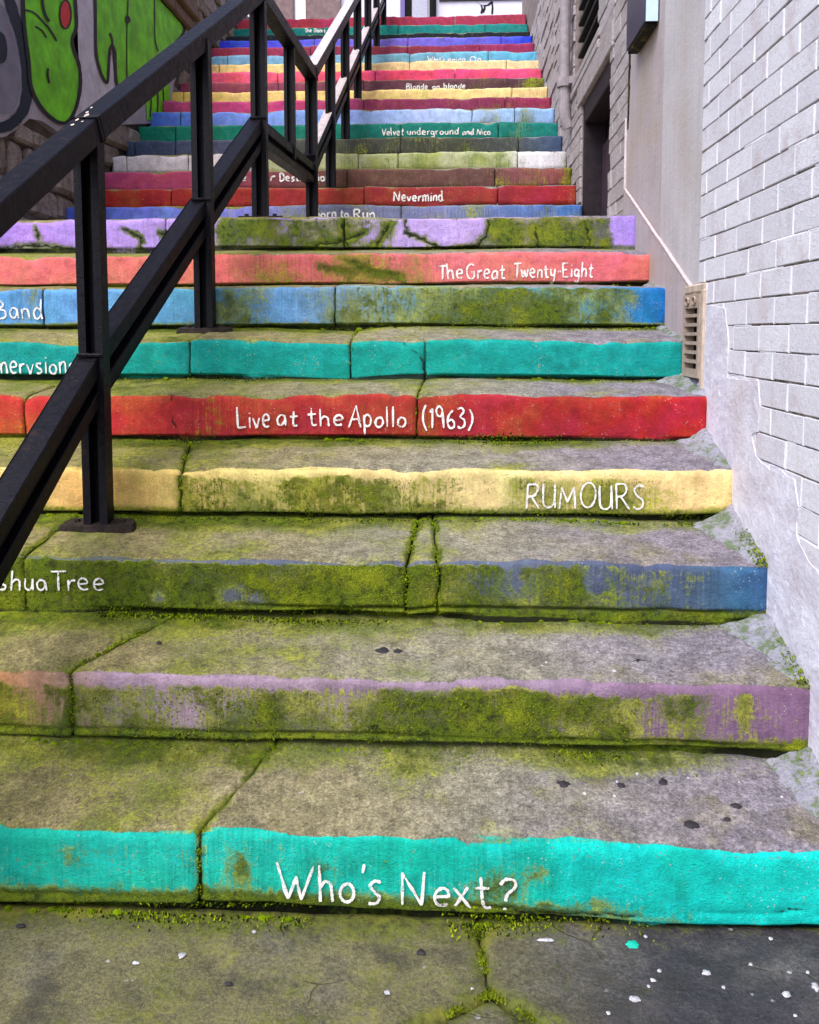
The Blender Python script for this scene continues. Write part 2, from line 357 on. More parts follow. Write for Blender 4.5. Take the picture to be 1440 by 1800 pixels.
# colour stops along each riser: (column, colour); moss: (column, cover); options
ST = [
 dict(c=[(0, (16, 190, 168)), (340, (26, 200, 182)), (800, (0, 198, 182)), (1440, (0, 216, 208))], m=[(0, .12), (360, .18), (420, .30), (500, .18), (900, .22), (1000, .08), (1440, 0)], foot=(1.05, .042), j=[(348, 402)], w=.004,
      lab='bright turquoise painted stone step at the foot of the stairs with large white lettering'),
 dict(c=[(0, (190, 140, 96)), (90, (188, 148, 124)), (200, (176, 150, 172)), (900, (160, 138, 160)), (1150, (142, 112, 142)), (1440, (138, 102, 138))], m=[(0, .66), (60, .42), (110, .62), (250, .52), (400, .70), (600, .62), (800, .80), (950, .82), (1090, .66), (1170, .34), (1280, .30), (1330, .2), (1440, .12)], top=.032, foot=(1.05, .04), j=[(124, 196)],
      lab='mauve painted step largely covered by moss, second up from the pavement'),
 dict(c=[(0, (120, 130, 110)), (500, (100, 106, 128)), (900, (98, 106, 130)), (1150, (80, 92, 122)), (1230, (76, 96, 126)), (1300, (60, 104, 146)), (1440, (50, 94, 142))], m=[(0, .92), (250, .80), (450, .78), (690, .86), (760, .84), (900, .62), (960, .58), (1100, .46), (1200, .36), (1260, .22), (1300, .06), (1360, .02)], foot=(1.0, .036), j=[(714, 722), (772, 762)], top=.012,
      lab='moss green step turning blue at its wall end, third up from the pavement'),
 dict(c=[(0, (236, 206, 128)), (190, (238, 186, 104)), (300, (240, 205, 125)), (420, (226, 206, 128)), (900, (236, 214, 150)), (1180, (248, 214, 148)), (1300, (252, 216, 146))], m=[(0, .1), (140, .1), (300, .10), (325, .60), (450, .52), (560, .60), (700, .56), (830, .44), (880, .26), (960, .48), (1080, .54), (1140, .46), (1200, .16), (1250, .02)], top=.03, foot=(.85, .03), j=[(318, 300)],
      lab='pale yellow painted step with moss and white capital lettering'),
 dict(c=[(0, (196, 56, 44)), (250, (190, 58, 44)), (600, (174, 52, 44)), (1000, (168, 38, 34)), (1250, (188, 30, 30))], m=[(0, 0), (300, .12), (370, .36), (430, .16), (640, .12), (760, .1), (900, .05)], foot=(.55, .014), j=[(40, 50), (733, 738)],
      lab='bright red painted stone step with white lettering across a dark joint'),
 dict(c=[(0, (0, 150, 142)), (600, (0, 158, 148)), (1200, (0, 160, 152))], m=[(0, 0), (1200, 0)], foot=(.4, .010), j=[(333, 336), (616, 614), (748, 708)],
      lab='plain teal painted step below the blue and mossy one'),
 dict(c=[(0, (92, 150, 214)), (200, (110, 168, 222)), (330, (88, 160, 200)), (500, (100, 148, 205)), (620, (130, 165, 195)), (850, (105, 160, 170)), (1050, (60, 150, 190)), (1165, (14, 110, 190))], m=[(0, .1), (60, .40), (100, .1), (340, .12), (400, .50), (470, .36), (580, .34), (620, .55), (800, .64), (960, .70), (1060, .60), (1110, .28), (1165, .1)], foot=(.9, .022), j=[(75, 78), (588, 590)],
      lab='sky blue painted step with moss over its middle, directly above the teal one'),
 dict(c=[(0, (226, 116, 110)), (450, (222, 112, 104)), (800, (224, 118, 116)), (1130, (226, 108, 112))], m=[(0, .0), (380, .12), (480, .34), (600, .36), (640, .46), (730, .4), (790, .14), (1130, .04)], foot=(.75, .014), j=[(-180, -180)],
      lab='salmon pink painted stone step with white lettering near the wall'),
 dict(c=[(0, (172, 132, 222)), (300, (184, 150, 226)), (800, (190, 164, 228)), (1120, (172, 140, 228))], m=[(0, .06), (230, .16), (300, .3), (370, .24), (392, .82), (545, .84), (590, .52), (640, .62), (686, .6), (705, .10), (848, .12), (868, .82), (930, .78), (990, .74), (1068, .78), (1082, .1), (1120, .05)], foot=(.6, .014), j=[(604, 606)],
      lab='cracked lilac painted step with mossy gaps at the landing edge'),
 dict(c=[(108, (84, 110, 222)), (300, (120, 135, 225)), (470, (130, 130, 200)), (560, (112, 116, 150)), (780, (125, 130, 180)), (1030, (62, 118, 196))], m=[(108, 0), (470, .2), (500, .5), (570, .3), (780, .26), (830, .5), (880, .2), (1030, .3)], j=[(470, 470)],
      lab='periwinkle blue painted step with white lettering, first above the landing'),
 dict(c=[(180, (168, 44, 34)), (420, (160, 42, 40)), (800, (142, 44, 42)), (1013, (172, 34, 50))], m=[(180, 0), (960, 0), (1013, .3)], j=[(300, 300), (640, 640)],
      lab='dark red painted step with short white lettering above the landing'),
 dict(c=[(180, (196, 74, 118)), (360, (188, 72, 110)), (480, (130, 66, 76)), (600, (106, 70, 62)), (850, (98, 66, 62)), (940, (150, 86, 86)), (1005, (130, 66, 56))], m=[(180, .05), (590, .12), (850, .14), (880, .45), (905, .2), (930, .36), (980, .25), (1005, .6)], j=[(610, 610), (870, 870)],
      lab='step painted rose pink at one end and brown along the rest'),
 dict(c=[(203, (228, 214, 222)), (430, (222, 208, 212)), (480, (196, 194, 160)), (700, (186, 190, 150)), (890, (196, 200, 160)), (920, (232, 228, 232)), (997, (236, 230, 236))], m=[(203, 0), (450, .1), (480, .28), (590, .36), (700, .42), (890, .38), (915, .08), (960, .1), (997, .4)], j=[(222, 222), (330, 330), (630, 630), (700, 700), (910, 910)],
      lab='chalk white painted step going mossy in the middle'),
 dict(c=[(225, (62, 74, 108)), (420, (78, 80, 108)), (520, (70, 72, 70)), (800, (66, 68, 56)), (910, (72, 78, 80)), (990, (64, 86, 122))], m=[(225, 0), (540, .16), (620, .26), (860, .24), (920, .14), (990, .05)], j=[(236, 236), (308, 308), (705, 705), (912, 912)],
      lab='dark slate grey painted step below a teal one'),
 dict(c=[(247, (0, 122, 100)), (700, (4, 116, 104)), (980, (0, 126, 118))], m=[(247, 0), (850, .05), (910, .3), (982, .1)], j=[(308, 308), (705, 705)],
      lab='dark teal green painted step with long white lettering'),
 dict(c=[(268, (80, 120, 226)), (420, (120, 152, 232)), (600, (140, 170, 236)), (780, (176, 196, 238)), (970, (150, 190, 236))], m=[(268, 0), (600, .1), (820, .12), (850, .4), (900, .2), (925, .5), (960, .1)], j=[(317, 317), (830, 830), (905, 905)],
      lab='pale sky blue painted step above the dark teal one'),
 dict(c=[(290, (196, 70, 122)), (480, (200, 64, 124)), (640, (136, 46, 84)), (860, (132, 44, 82)), (966, (158, 44, 84))], m=[(290, 0), (700, .1), (880, .2), (966, .2)], j=[(640, 640), (888, 888)],
      lab='plum painted step between pale blue and yellow ones'),
 dict(c=[(298, (246, 198, 96)), (420, (244, 206, 128)), (962, (244, 212, 146))], m=[(298, 0), (690, .2), (760, .24), (850, .05), (962, .3)], j=[(322, 322), (520, 520), (900, 900)],
      lab='golden yellow painted step above the plum one'),
 dict(c=[(340, (160, 72, 96)), (500, (142, 66, 86)), (640, (104, 56, 70)), (958, (84, 56, 60))], m=[(340, 0), (900, .2), (930, .5), (958, .5)], j=[(640, 640)],
      lab='dark brown painted step with white lettering below a bright pink one'),
 dict(c=[(375, (238, 88, 122)), (520, (234, 90, 122)), (700, (222, 66, 100)), (952, (238, 82, 132))], m=[(375, 0), (952, .1)], j=[(660, 660), (800, 800)],
      lab='bright pink painted stone step high on the upper flight'),
 dict(c=[(378, (244, 204, 130)), (700, (240, 206, 150)), (948, (246, 214, 164))], m=[(378, 0), (700, .1), (948, 0)], j=[(385, 385), (720, 720), (890, 890)],
      lab='cream yellow painted step above the bright pink one'),
 dict(c=[(380, (124, 172, 208)), (700, (120, 172, 196)), (945, (92, 178, 212))], m=[(380, .05), (700, .2), (945, 0)], j=[(400, 400), (720, 720)],
      lab='light blue painted step with faint white lettering'),
 dict(c=[(384, (170, 54, 88)), (660, (126, 40, 64)), (940, (150, 40, 92))], m=[(384, 0), (940, 0)], j=[(716, 716)],
      lab='maroon painted step between light blue and violet blue ones'),
 dict(c=[(390, (52, 70, 226)), (500, (84, 84, 222)), (680, (128, 106, 210)), (860, (96, 92, 210)), (932, (20, 52, 206))], m=[(390, 0), (932, 0)], j=[(717, 717)],
      lab='violet blue painted step near the top of the stairs'),
 dict(c=[(400, (14, 20, 40)), (930, (10, 14, 24))], m=[(400, 0), (930, .1)], j=[(640, 640)],
      lab='almost black painted step near the top of the stairs'),
 dict(c=[(410, (0, 112, 106)), (700, (0, 128, 126)), (928, (20, 130, 130))], m=[(410, 0), (928, .05)], j=[(700, 700)],
      lab='teal painted step just below the top one'),
 dict(c=[(430, (178, 48, 76)), (700, (168, 46, 82)), (925, (158, 50, 84))], m=[(430, 0), (925, 0)], j=[(610, 610), (800, 800)],
      lab='topmost maroon painted step of the stairs'),
]
for i, s in enumerate(ST):
    cv = lambda L: [(atY(p, PYM[i], TY[i]).x, v) for p, v in L]
    s['C'] = [(x, lin(v)) for x, v in cv(s['c'])]; s['M'] = cv(s['m'])
DABS = {  # extra moss / bare dabs on risers: (px, py, rx, ry, amount)
 0: [(420, 1535, 22, 30, .42), (560, 1530, 30, 20, .35), (880, 1560, 60, 40, .40), (945, 1535, 24, 20, .38), (1050, 1590, 26, 14, .55), (960, 1592, 24, 10, .55), (130, 1505, 16, 22, .2), (170, 1495, 40, 8, .22), (60, 1570, 30, 14, .3), (210, 1560, 20, 14, .35), (110, 1500, 20, 20, .2), (700, 1600, 140, 14, .4)],
 1: [(1180, 1240, 14, 70, .3), (1240, 1225, 8, 60, .22), (460, 1240, 60, 40, -.12), (320, 1260, 30, 40, -.25), (760, 1290, 80, 18, .3), (1210, 1235, 16, 60, .35), (1310, 1235, 12, 60, .5), (1000, 1280, 50, 20, -.3)],
 2: [(280, 1052, 16, 16, -.6), (410, 1045, 26, 22, -.55), (455, 1055, 18, 16, -.5), (1045, 1022, 20, 30, -.45), (1190, 1030, 10, 60, -.3), (1250, 1085, 60, 16, .5)],
 3: [(860, 870, 40, 30, -.2), (1180, 880, 30, 26, .15)],
 6: [(500, 545, 40, 26, -.2), (900, 540, 80, 30, .12)],
}
CRACKS = {
 8: [[(712, 384), (715, 410), (745, 420), (775, 438), (820, 440)], [(860, 388), (855, 415), (838, 432), (800, 437)], [(690, 384), (672, 415), (655, 441)], [(600, 384), (610, 441)], [(555, 430), (600, 424), (640, 408)], [(215, 402), (250, 418), (245, 441)], [(60, 398), (70, 420)], [(0, 437), (60, 431), (130, 438)], [(280, 410), (330, 420)], [(940, 400), (950, 440)], [(1030, 395), (1040, 440)]],
 5: [[(708, 602), (735, 624), (750, 650), (745, 668)]],
 7: [[(600, 452), (640, 474), (664, 480), (705, 486)], [(560, 470), (620, 478)]],
 0: [[(846, 1610), (900, 1604), (1010, 1608), (1120, 1612)], [(1370, 1610), (1440, 1600)]],
 4: [[(300, 690), (308, 770)]],
}
def seg_d(p, a, b):
    dx, dy = b[0] - a[0], b[1] - a[1]; t = max(0, min(1, ((p[0] - a[0]) * dx + (p[1] - a[1]) * dy) / (dx * dx + dy * dy)))
    return math.hypot(p[0] - a[0] - dx * t, p[1] - a[1] - dy * t)
def gray_tread(i, x, v):
    base = mix(lin((150, 138, 92)), lin((146, 141, 124)), sm(-1.1, .2, x + .3 * fb(x * 2, v * 2, i)))
    base = mix(base, lin((142, 134, 148)), sm(.0, .6, x + .2 * fb(x * 3, v * 5, i)) * .85)
    return base

def block(i, x0f, x0b, x1f, x1b, parent, seed, res, rows):
    """one stone of step i; slanted end joints (front / back X)"""
    s = ST[i]; D, zb = depth(i); h = TT[i] - TB[i]; rnd = random.Random(seed)
    oy, oz = rnd.uniform(-.004, .004), rnd.uniform(-.003, .003); tl = rnd.uniform(-.012, .012) * (1 if i < 9 else .6)
    if i > 8: oy *= .6; oz *= .5
    n = max(3, int((x1f - x0f) / res)); gap = .0035
    ts = [0, .006 / (x1f - x0f), .016 / (x1f - x0f)]
    ts = [0, min(.2, ts[1]), min(.3, ts[2])] + [k / n for k in range(1, n) if .02 < k / n * (x1f - x0f) < (x1f - x0f) - .02] + [1 - min(.3, ts[2]), 1 - min(.2, ts[1]), 1]
    vs, att = [], []
    nr = len(rows(i)); V = rows(i)
    tops = s.get('top', 0.); foot = s.get('foot', (.5, .008))
    dabs = [(atY(a, b, TY[i]), c, d, e) for a, b, c, d, e in DABS.get(i, [])]
    ppm = FPX / TY[i]
    crk = [[(lambda q: (q.x * ppm, q.z * ppm))(atY(a, b, TY[i])) for a, b in L] for L in CRACKS.get(i, [])]
    for k, t in enumerate(ts):
        e = 1 if k in (0, len(ts) - 1) else (.35 if k in (1, len(ts) - 2) else 0)
        for v in V:
            q = min(1, max(0, -v / D))
            wj = 1. if i < 4 else .4; wa = wj * (.010 * fn(v * 14, x0f * 9) + .005 * fn(v * 45, x0f * 9)) if x0f > XL else 0; wb_ = wj * (.010 * fn(v * 14, x1f * 9) + .005 * fn(v * 45, x1f * 9)) if x1f < .86 else 0
            a = x0f + (x0b - x0f) * q + wa + gap * (.55 + .9 * abs(fn(v * 9, x0f))); b = x1f + (x1b - x1f) * q + wb_ - gap * (.55 + .9 * abs(fn(v * 11, x1f)))
            x = a + (b - a) * t
            p = surf(i, x, v); p.y += oy; p.z += oz + tl * (t - .5)
            if e:
                if k > 3 and x1f > .86 and v > 0: p.y += .012 * e
                if v > 0: p.y += .007 * e
                if v < .03: p.z -= .006 * e
            vs.append(p)
            # attributes
            pc = ramp(s['C'], x); cov = ramp(s['M'], x)
            we = .006 + .016 * fn(x * 3.1, i * 5.) + .010 * fn(x * 8, i)
            pm = sm(-we - .022, -we + .012, v) if v < .05 else 1.
            if v > 0: pm = max(pm, sm(-.01, .03, v))
            if v > -.02: pm -= .55 * max(0, fb(x * 5, i * 7.7, v * 4) + .02) * sm(.06, .0, v) + .25 * max(0, fb(x * 9, v * 9, i * 2.3))
            mo = 0.
            if v > -.004:
                mo = cov + .10 * (v / h - .5)
                if i in (1, 2, 3, 6, 8): mo += (.42 if i == 8 else .22) * fb(x * 7, v * 7, i * 3.1, 3) * sm(.08, .3, cov)
                if tops: mo -= .75 * (1 - sm(tops * .35, tops * 1.15, v + .016 * fn(x * 4, i) + .014 * fn(x * 17, i) + .012 * fn(x * 37, i)))
                for c, rx, ry, am in dabs:
                    d2 = ((x - c.x) * ppm / rx) ** 2 + ((p.z - c.z) * ppm / ry) ** 2
                    if d2 < 3: mo += am * math.exp(-d2)
                fx = foot[0] * (1 if i else ramp([(-1.5, 1.), (.05, 1.), (.25, .55), (.6, .12)], x))
                mo = max(mo, (fx + .25 * fn(x * 2.2, i)) * sm(h - foot[1] * 1.9, h - foot[1] * .4, v))
            else:
                back = sm(.55, 1.0, -v / D)
                mo = .19 + .28 * fb(x * 2.2, v * 5, i) + .10 * fn(x * 7, v * 9, i) + .50 * back * (.75 + .5 * fn(x * 1.6, i)) + .18 * (1 - sm(-1.0, .2, x)) - .12 * sm(.2, .7, x) * (1 - back)
                if i > 8: mo = .3
                mo += (.35 if i < 4 else .1) * sm(.03, .0, min(abs(x - a), abs(x - b))) * rnd.random()
            if e: mo += (.3 if i < 4 else .05) * e * (i < 9)
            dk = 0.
            if v > h - .024: dk = .95 * sm(h - .024, h - .008, v) * (.8 + fn(x * 3, i + 3.))  # shade of the undercut painted in as near-black along the riser foot
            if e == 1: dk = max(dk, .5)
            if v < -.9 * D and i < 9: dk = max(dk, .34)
            if crk and v > -.01:
                q_ = (x * ppm + 5 * fn(x * 40, v * 40), p.z * ppm + 4 * fn(x * 40, v * 40, 3))
                dd = min(seg_d(q_, a_, b_) for L in crk for a_, b_ in zip(L, L[1:]))
                if dd < 14: mo += .55 * math.exp(-(dd / 7) ** 2) * (i == 8); dk = max(dk, (.45 if i == 7 else .70) * math.exp(-(dd / 4.5) ** 2)); mo += .3 * (i == 7) * math.exp(-(dd / 9) ** 2); p.y += .006 * math.exp(-(dd / 4.5) ** 2)
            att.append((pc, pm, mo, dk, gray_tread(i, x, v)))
    fs = []
    for k in range(len(ts) - 1):
        for j in range(nr - 1):
            a = k * nr + j; fs.append((a, a + 1, a + nr + 1, a + nr))
    fs.append(tuple(range(nr - 1, -1, -1))); fs.append(tuple(range((len(ts) - 1) * nr, len(ts) * nr)))
    me = bpy.data.meshes.new('stone_block'); me.from_pydata([tuple(v) for v in vs], [], fs); me.update()
    me.polygons.foreach_set('use_smooth', [True] * (len(fs) - 2) + [False] * 2)
    for nm, k in (('paintcol', 0), ('stonecol', 4)):
        at = me.attributes.new(nm, 'FLOAT_COLOR', 'POINT'); at.data.foreach_set('color', [c for q in att for c in (*q[k], 1.)])
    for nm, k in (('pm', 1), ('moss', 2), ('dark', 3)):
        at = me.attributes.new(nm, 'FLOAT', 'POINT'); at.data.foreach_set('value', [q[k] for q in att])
    return link('stone_block', me, M_STEP, parent)

def rows_near(i):
    D, _ = depth(i); h = TT[i] - TB[i]; n = 13
    L = [-(D + .05)] + [-D + (D - .03) * k / n for k in range(n + 1)]
    L += [-.02, -.012, -.005, 0, .005, .012, .02, .03]
    m = 14 if i == 8 else 8; L += [.03 + (h - .08) * k / m for k in range(1, m + 1)]
    return L + [h - .045, h - .041, h - .037, h - .033, h - .029, h - .025, h - .021, h - .017, h - .012, h - .007, h - .002, h + .045]
def rows_far(i):
    D, _ = depth(i); h = TT[i] - TB[i]
    L = [-(D + .03), -D * .7, -D * .35, -.03, -.015, 0, .015, .03]
    L += [.03 + (h - .05) * k / 4 for k in range(1, 5)]
    return L + [h - .012, h, h + .03]

steps = []
GRP = 'painted steps of the long outdoor staircase'
for i in range(27):
    far = i > 8
    xr = XR if not far else .888
    e = thing('stone_step', ST[i]['lab'], 'step', (0, TY[i], TB[i]), GRP); steps.append(e)
    js = [(atY(a, PYM[i], TY[i]).x, atY(b, PYM[i], TY[i]).x) for a, b in ST[i]['j']]
    js = [(a, a + (b - a) * 1.6 if not far else a) for a, b in js]
    rr = random.Random(i)
    x = js[0][0]
    while x - XL > 1.5:
        x -= rr.uniform(.8, 1.1); js.insert(0, (x, x + rr.uniform(-.02, .02)))
    x = js[-1][0]
    while far and xr - x > 1.3:
        x += rr.uniform(.8, 1.1); js.append((x, x))
    js = [(XL, XL)] + js + [(xr, xr)]
    for k in range(len(js) - 1):
        block(i, js[k][0], js[k][1], js[k + 1][0], js[k + 1][1], e, i * 31 + k, .012 if i < 5 else ((.008 if i == 8 else .015) if not far else .024), rows_far if far else rows_near)

# ------------------------------------------------------------------ hand lettering
def arc(cx, cy, rx, ry, a0, a1, n=10):
    return [(cx + rx * math.cos(R(a0 + (a1 - a0) * k / n)), cy + ry * math.sin(R(a0 + (a1 - a0) * k / n))) for k in range(n + 1)]
GL = {  # char: (width, strokes)
 'W': (1.2, [[(0, 1.05), (.38, .02)], [(.38, .02), (.62, .66)], [(.60, .66), (.78, .0)], [(.78, .0), (1.12, .96)]]),
 'h': (.48, [[(.03, 1), (.05, 0)], [(.05, .38), (.2, .56), (.36, .5), (.40, .3), (.42, 0)]]),
 'o': (.5, [arc(.25, .27, .21, .25, 100, 470)]),
 "'": (.14, [[(.08, .98), (.05, .76)]]),
 's': (.42, [[(.38, .55), (.2, .58), (.07, .46), (.2, .32), (.36, .2), (.28, .04), (.04, .03)]]),
 'N': (.72, [[(.02, 0), (.10, .96)], [(.10, .96), (.55, .02)], [(.55, .02), (.70, 1.0)]]),
 'e': (.48, [[(.06, .3), (.40, .34), (.38, .5), (.24, .58), (.08, .46), (.05, .22), (.18, .04), (.42, .07)]]),
 'x': (.48, [[(.04, .55), (.44, .0)], [(.42, .58), (.02, .02)]]),
 't': (.42, [[(.2, .92), (.19, .2), (.26, .03), (.40, .06)], [(.02, .58), (.40, .62)]]),
 '?': (.5, [[(.04, .80), (.16, .98), (.40, .96), (.44, .74), (.26, .52), (.22, .3)], [(.22, .1), (.22, .0)]]),
 'T': (.54, [[(.02, .95), (.66, .98)], [(.34, .96), (.32, 0)]]),
 'J': (.5, [[(.1, .98), (.5, .98)], [(.36, .97), (.36, .2), (.22, .0), (.04, .14)]]),
 'u': (.48, [[(.05, .55), (.06, .16), (.2, .02), (.36, .12), (.40, .56)], [(.40, .56), (.43, .0)]]),
 'a': (.5, [[(.40, .5), (.22, .57), (.05, .36), (.08, .08), (.24, .02), (.39, .24), (.41, .54)], [(.41, .54), (.45, .0)]]),
 'r': (.36, [[(.05, .57), (.06, 0)], [(.06, .34), (.18, .54), (.34, .55)]]),
 'R': (.62, [[(.06, .98), (.05, 0)], [(.06, .97), (.42, .98), (.50, .76), (.36, .54), (.07, .48)], [(.25, .48), (.60, 0)]]),
 'U': (.62, [[(.04, 1), (.05, .22), (.22, .01), (.46, .1), (.54, .4), (.56, 1)], [(.56, .9), (.58, .0)]]),
 'M': (.8, [[(.03, 0), (.10, .98)], [(.10, .98), (.38, .30)], [(.38, .30), (.66, .98)], [(.66, .98), (.74, 0)]]),
 'O': (.75, [arc(.36, .5, .33, .48, 95, 455, 14)]),
 'S': (.55, [[(.5, .94), (.28, 1.), (.08, .82), (.2, .56), (.44, .38), (.42, .1), (.22, 0), (.03, .1)]]),
 'L': (.56, [[(.06, 1), (.05, .03)], [(.05, .03), (.54, .08)]]),
 'i': (.18, [[(.09, .55), (.09, 0)], [(.09, .78), (.10, .74)]]),
 'v': (.44, [[(.02, .56), (.2, .02)], [(.2, .02), (.42, .58)]]),
 'A': (.72, [[(.02, 0), (.34, 1)], [(.34, 1), (.68, 0)], [(.14, .36), (.56, .38)]]),
 'p': (.48, [[(.06, .56), (.05, -.36)], [(.06, .44), (.24, .58), (.42, .42), (.38, .12), (.2, .02), (.07, .12)]]),
 'l': (.2, [[(.09, 1), (.10, 0)]]),
 '(': (.26, [[(.24, 1.04), (.08, .74), (.05, .3), (.22, -.12)]]),
 ')': (.26, [[(.04, 1.04), (.22, .72), (.23, .3), (.06, -.12)]]),
 '1': (.28, [[(.02, .78), (.16, .98)], [(.16, .98), (.16, 0)]]),
 '9': (.46, [[(.40, .82), (.24, .98), (.06, .8), (.12, .56), (.3, .54), (.40, .76)], [(.40, .86), (.40, 0)]]),
 '6': (.46, [[(.38, .98), (.14, .7), (.05, .32), (.16, .03), (.36, .06), (.42, .28), (.28, .48), (.08, .36)]]),
 '3': (.44, [[(.05, .92), (.26, .99), (.38, .8), (.18, .55), (.40, .38), (.38, .1), (.16, -.02), (.02, .08)]]),
 'n': (.48, [[(.05, .57), (.06, 0)], [(.06, .38), (.2, .56), (.37, .5), (.41, .0)]]),
 'B': (.6, [[(.08, .98), (.06, 0)], [(.08, .97), (.4, .96), (.44, .72), (.10, .52)], [(.10, .52), (.48, .46), (.5, .12), (.28, 0), (.06, .02)]]),
 'd': (.5, [[(.38, .46), (.2, .56), (.04, .34), (.1, .06), (.26, .02), (.40, .2)], [(.42, 1), (.40, .3), (.48, .0)]]),
 'G': (.68, [[(.58, .9), (.36, 1), (.1, .8), (.04, .4), (.18, .06), (.42, 0), (.58, .16), (.58, .42)], [(.36, .44), (.64, .44)]]),
 'y': (.46, [[(.04, .55), (.08, .2), (.22, .14), (.38, .3)], [(.40, .56), (.34, .0), (.2, -.32), (.02, -.26)]]),
 'w': (.66, [[(.03, .55), (.17, .02), (.31, .46), (.46, .02), (.62, .57)]]),
 '-': (.34, [[(.04, .34), (.30, .36)]]),
 'E': (.56, [[(.06, 1), (.06, 0)], [(.06, .98), (.5, .99)], [(.06, .52), (.42, .54)], [(.06, .02), (.54, .04)]]),
 'g': (.48, [[(.38, .48), (.2, .57), (.05, .38), (.12, .12), (.28, .12), (.39, .34)], [(.41, .56), (.40, -.1), (.26, -.34), (.06, -.26)]]),
 'b': (.48, [[(.06, 1), (.06, .02)], [(.06, .36), (.22, .56), (.42, .42), (.38, .1), (.2, 0), (.07, .06)]]),
 'f': (.36, [[(.36, .94), (.22, .98), (.16, .8), (.16, 0)], [(.02, .54), (.34, .56)]]),
 'D': (.64, [[(.08, .98), (.06, .02)], [(.06, .97), (.4, .9), (.56, .5), (.42, .12), (.06, .02)]]),
 'c': (.44, [[(.40, .48), (.24, .57), (.06, .38), (.1, .1), (.26, .0), (.42, .1)]]),
 'V': (.6, [[(.02, .98), (.3, .0)], [(.3, 0), (.58, 1)]]),
 'm': (.7, [[(.05, .57), (.06, 0)], [(.06, .38), (.18, .56), (.31, .46), (.34, 0)], [(.34, .36), (.48, .56), (.60, .46), (.64, 0)]]),
 'I': (.2, [[(.1, 1), (.1, 0)]]),
}
def catmull(P, sub):
    if len(P) == 2:
        return [tuple(P[0][c] + (P[1][c] - P[0][c]) * k / sub for c in (0, 1)) for k in range(sub + 1)]
    out = []
    for k in range(len(P) - 1):
        p0 = P[max(0, k - 1)]; p1 = P[k]; p2 = P[k + 1]; p3 = P[min(len(P) - 1, k + 2)]
        for s in range(sub):
            t = s / sub
            out.append(tuple(.5 * (2 * p1[c] + (p2[c] - p0[c]) * t + (2 * p0[c] - 5 * p1[c] + 4 * p2[c] - p3[c]) * t * t + (3 * p1[c] - p0[c] - 3 * p2[c] + p3[c]) * t ** 3) for c in (0, 1)))
    return out + [tuple(P[-1])]
def ribbon(bm, pts, wid, put, seed):
    """brush stroke through pts (x, z in metres on the riser)"""
    prev = None
    for k, (x, z) in enumerate(pts):
        a = pts[max(0, k - 1)]; b = pts[min(len(pts) - 1, k + 1)]
        dx, dz = b[0] - a[0], b[1] - a[1]; L = math.hypot(dx, dz) or 1
        ww = wid * (.80 + .46 * fn(k * .55, seed * 1.7) + .3 * fn(k * 1.9, seed * .7, 4.))
        if k in (0, len(pts) - 1): ww *= .7
        ox, oz = -dz / L * ww / 2, dx / L * ww / 2
        cur = (bm.verts.new(put(x + ox, z + oz)), bm.verts.new(put(x - ox, z - oz)))
        if prev: bm.faces.new((prev[0], prev[1], cur[1], cur[0]))
        prev = cur
def letter(i, words, wpx, sub=5):
    """words: (text, left px, right px, baseline py, cap py)"""
    rnd = random.Random(i * 7); wid = wpx * (.84 if i < 9 else .95) * TY[i] / FPX
    def put(x, z):
        v = max(.0, TT[i] - z); p = surf(i, x, v); p.y -= .0042 if i < 9 else .006; return p
    for text, l, r, base, cap in words:
        bm = bmesh.new(); A = atY(l, base, TY[i]); B = atY(r, base, TY[i]); Hc = (cap - base); hm = -Hc * TY[i] / FPX
        z0 = A.z
        tot = sum(GL[c][0] + .12 for c in text) - .12; sx = (B.x - A.x) / tot; x = A.x
        for c in text:
            wdt, strokes = GL[c]; jz = rnd.uniform(-.03, .03) * hm; rot = rnd.uniform(-.10, .10); sc = rnd.uniform(.88, 1.10)
            for st in strokes:
                P = catmull(st, sub)
                ribbon(bm, [(x + sx * (u + rot * w_), z0 + jz + hm * w_ * sc) for u, w_ in P], wid, put, rnd.uniform(0, 99))
            x += sx * (wdt + .12)
        o = bmobj('lettering', bm, M_LETTER, steps[i]); o['label'] = 'white hand painted lettering'
        sol = o.modifiers.new('thickness', 'SOLIDIFY'); sol.thickness = .0006; sol.offset = 0
letter(0, [("Who's", 484, 670, 1583, 1512), ('Next?', 706, 905, 1590, 1524)], 8, 8)
letter(2, [('The', -130, -62, 1034, 994), ('Joshua', -50, 84, 1036, 998), ('Tree', 90, 184, 1037, 997)], 5)
letter(3, [('RUMOURS', 924, 1134, 893, 850)], 4.6)
letter(4, [('Live', 418, 476, 752, 714), ('at', 487, 524, 748, 716), ('the', 542, 604, 748, 714), ('Apollo', 613, 714, 750, 714), ('(1963)', 743, 830, 752, 716)], 5)
letter(5, [('Innervsions', -22, 134, 657, 622)], 4.6)
letter(6, [('Band', -6, 76, 560, 527)], 4.6)
letter(7, [('The', 770, 814, 490, 464), ('Great', 820, 888, 490, 463), ('Twenty-Eight', 902, 1042, 488, 463)], 4.2)
letter(9, [('Born', 552, 592, 383, 367), ('to', 598, 613, 383, 368), ('Run', 622, 660, 384, 367)], 3.6)
letter(10, [('Nevermind', 692, 779, 354, 337)], 3.4)
letter(11, [('Appetite', 340, 434, 319, 305), ('for', 448, 484, 319, 305), ('Destruction', 492, 580, 319, 305)], 3.2, 3)
letter(14, [('Velvet', 671, 710, 238, 226), ('underground', 716, 806, 237, 226), ('and', 813, 833, 237, 227), ('Nico', 838, 862, 237, 227)], 2.4, 3)
letter(18, [('Blonde', 714, 752, 157, 147), ('on', 760, 773, 156, 148), ('blonde', 780, 818, 156, 147)], 2.2, 3)
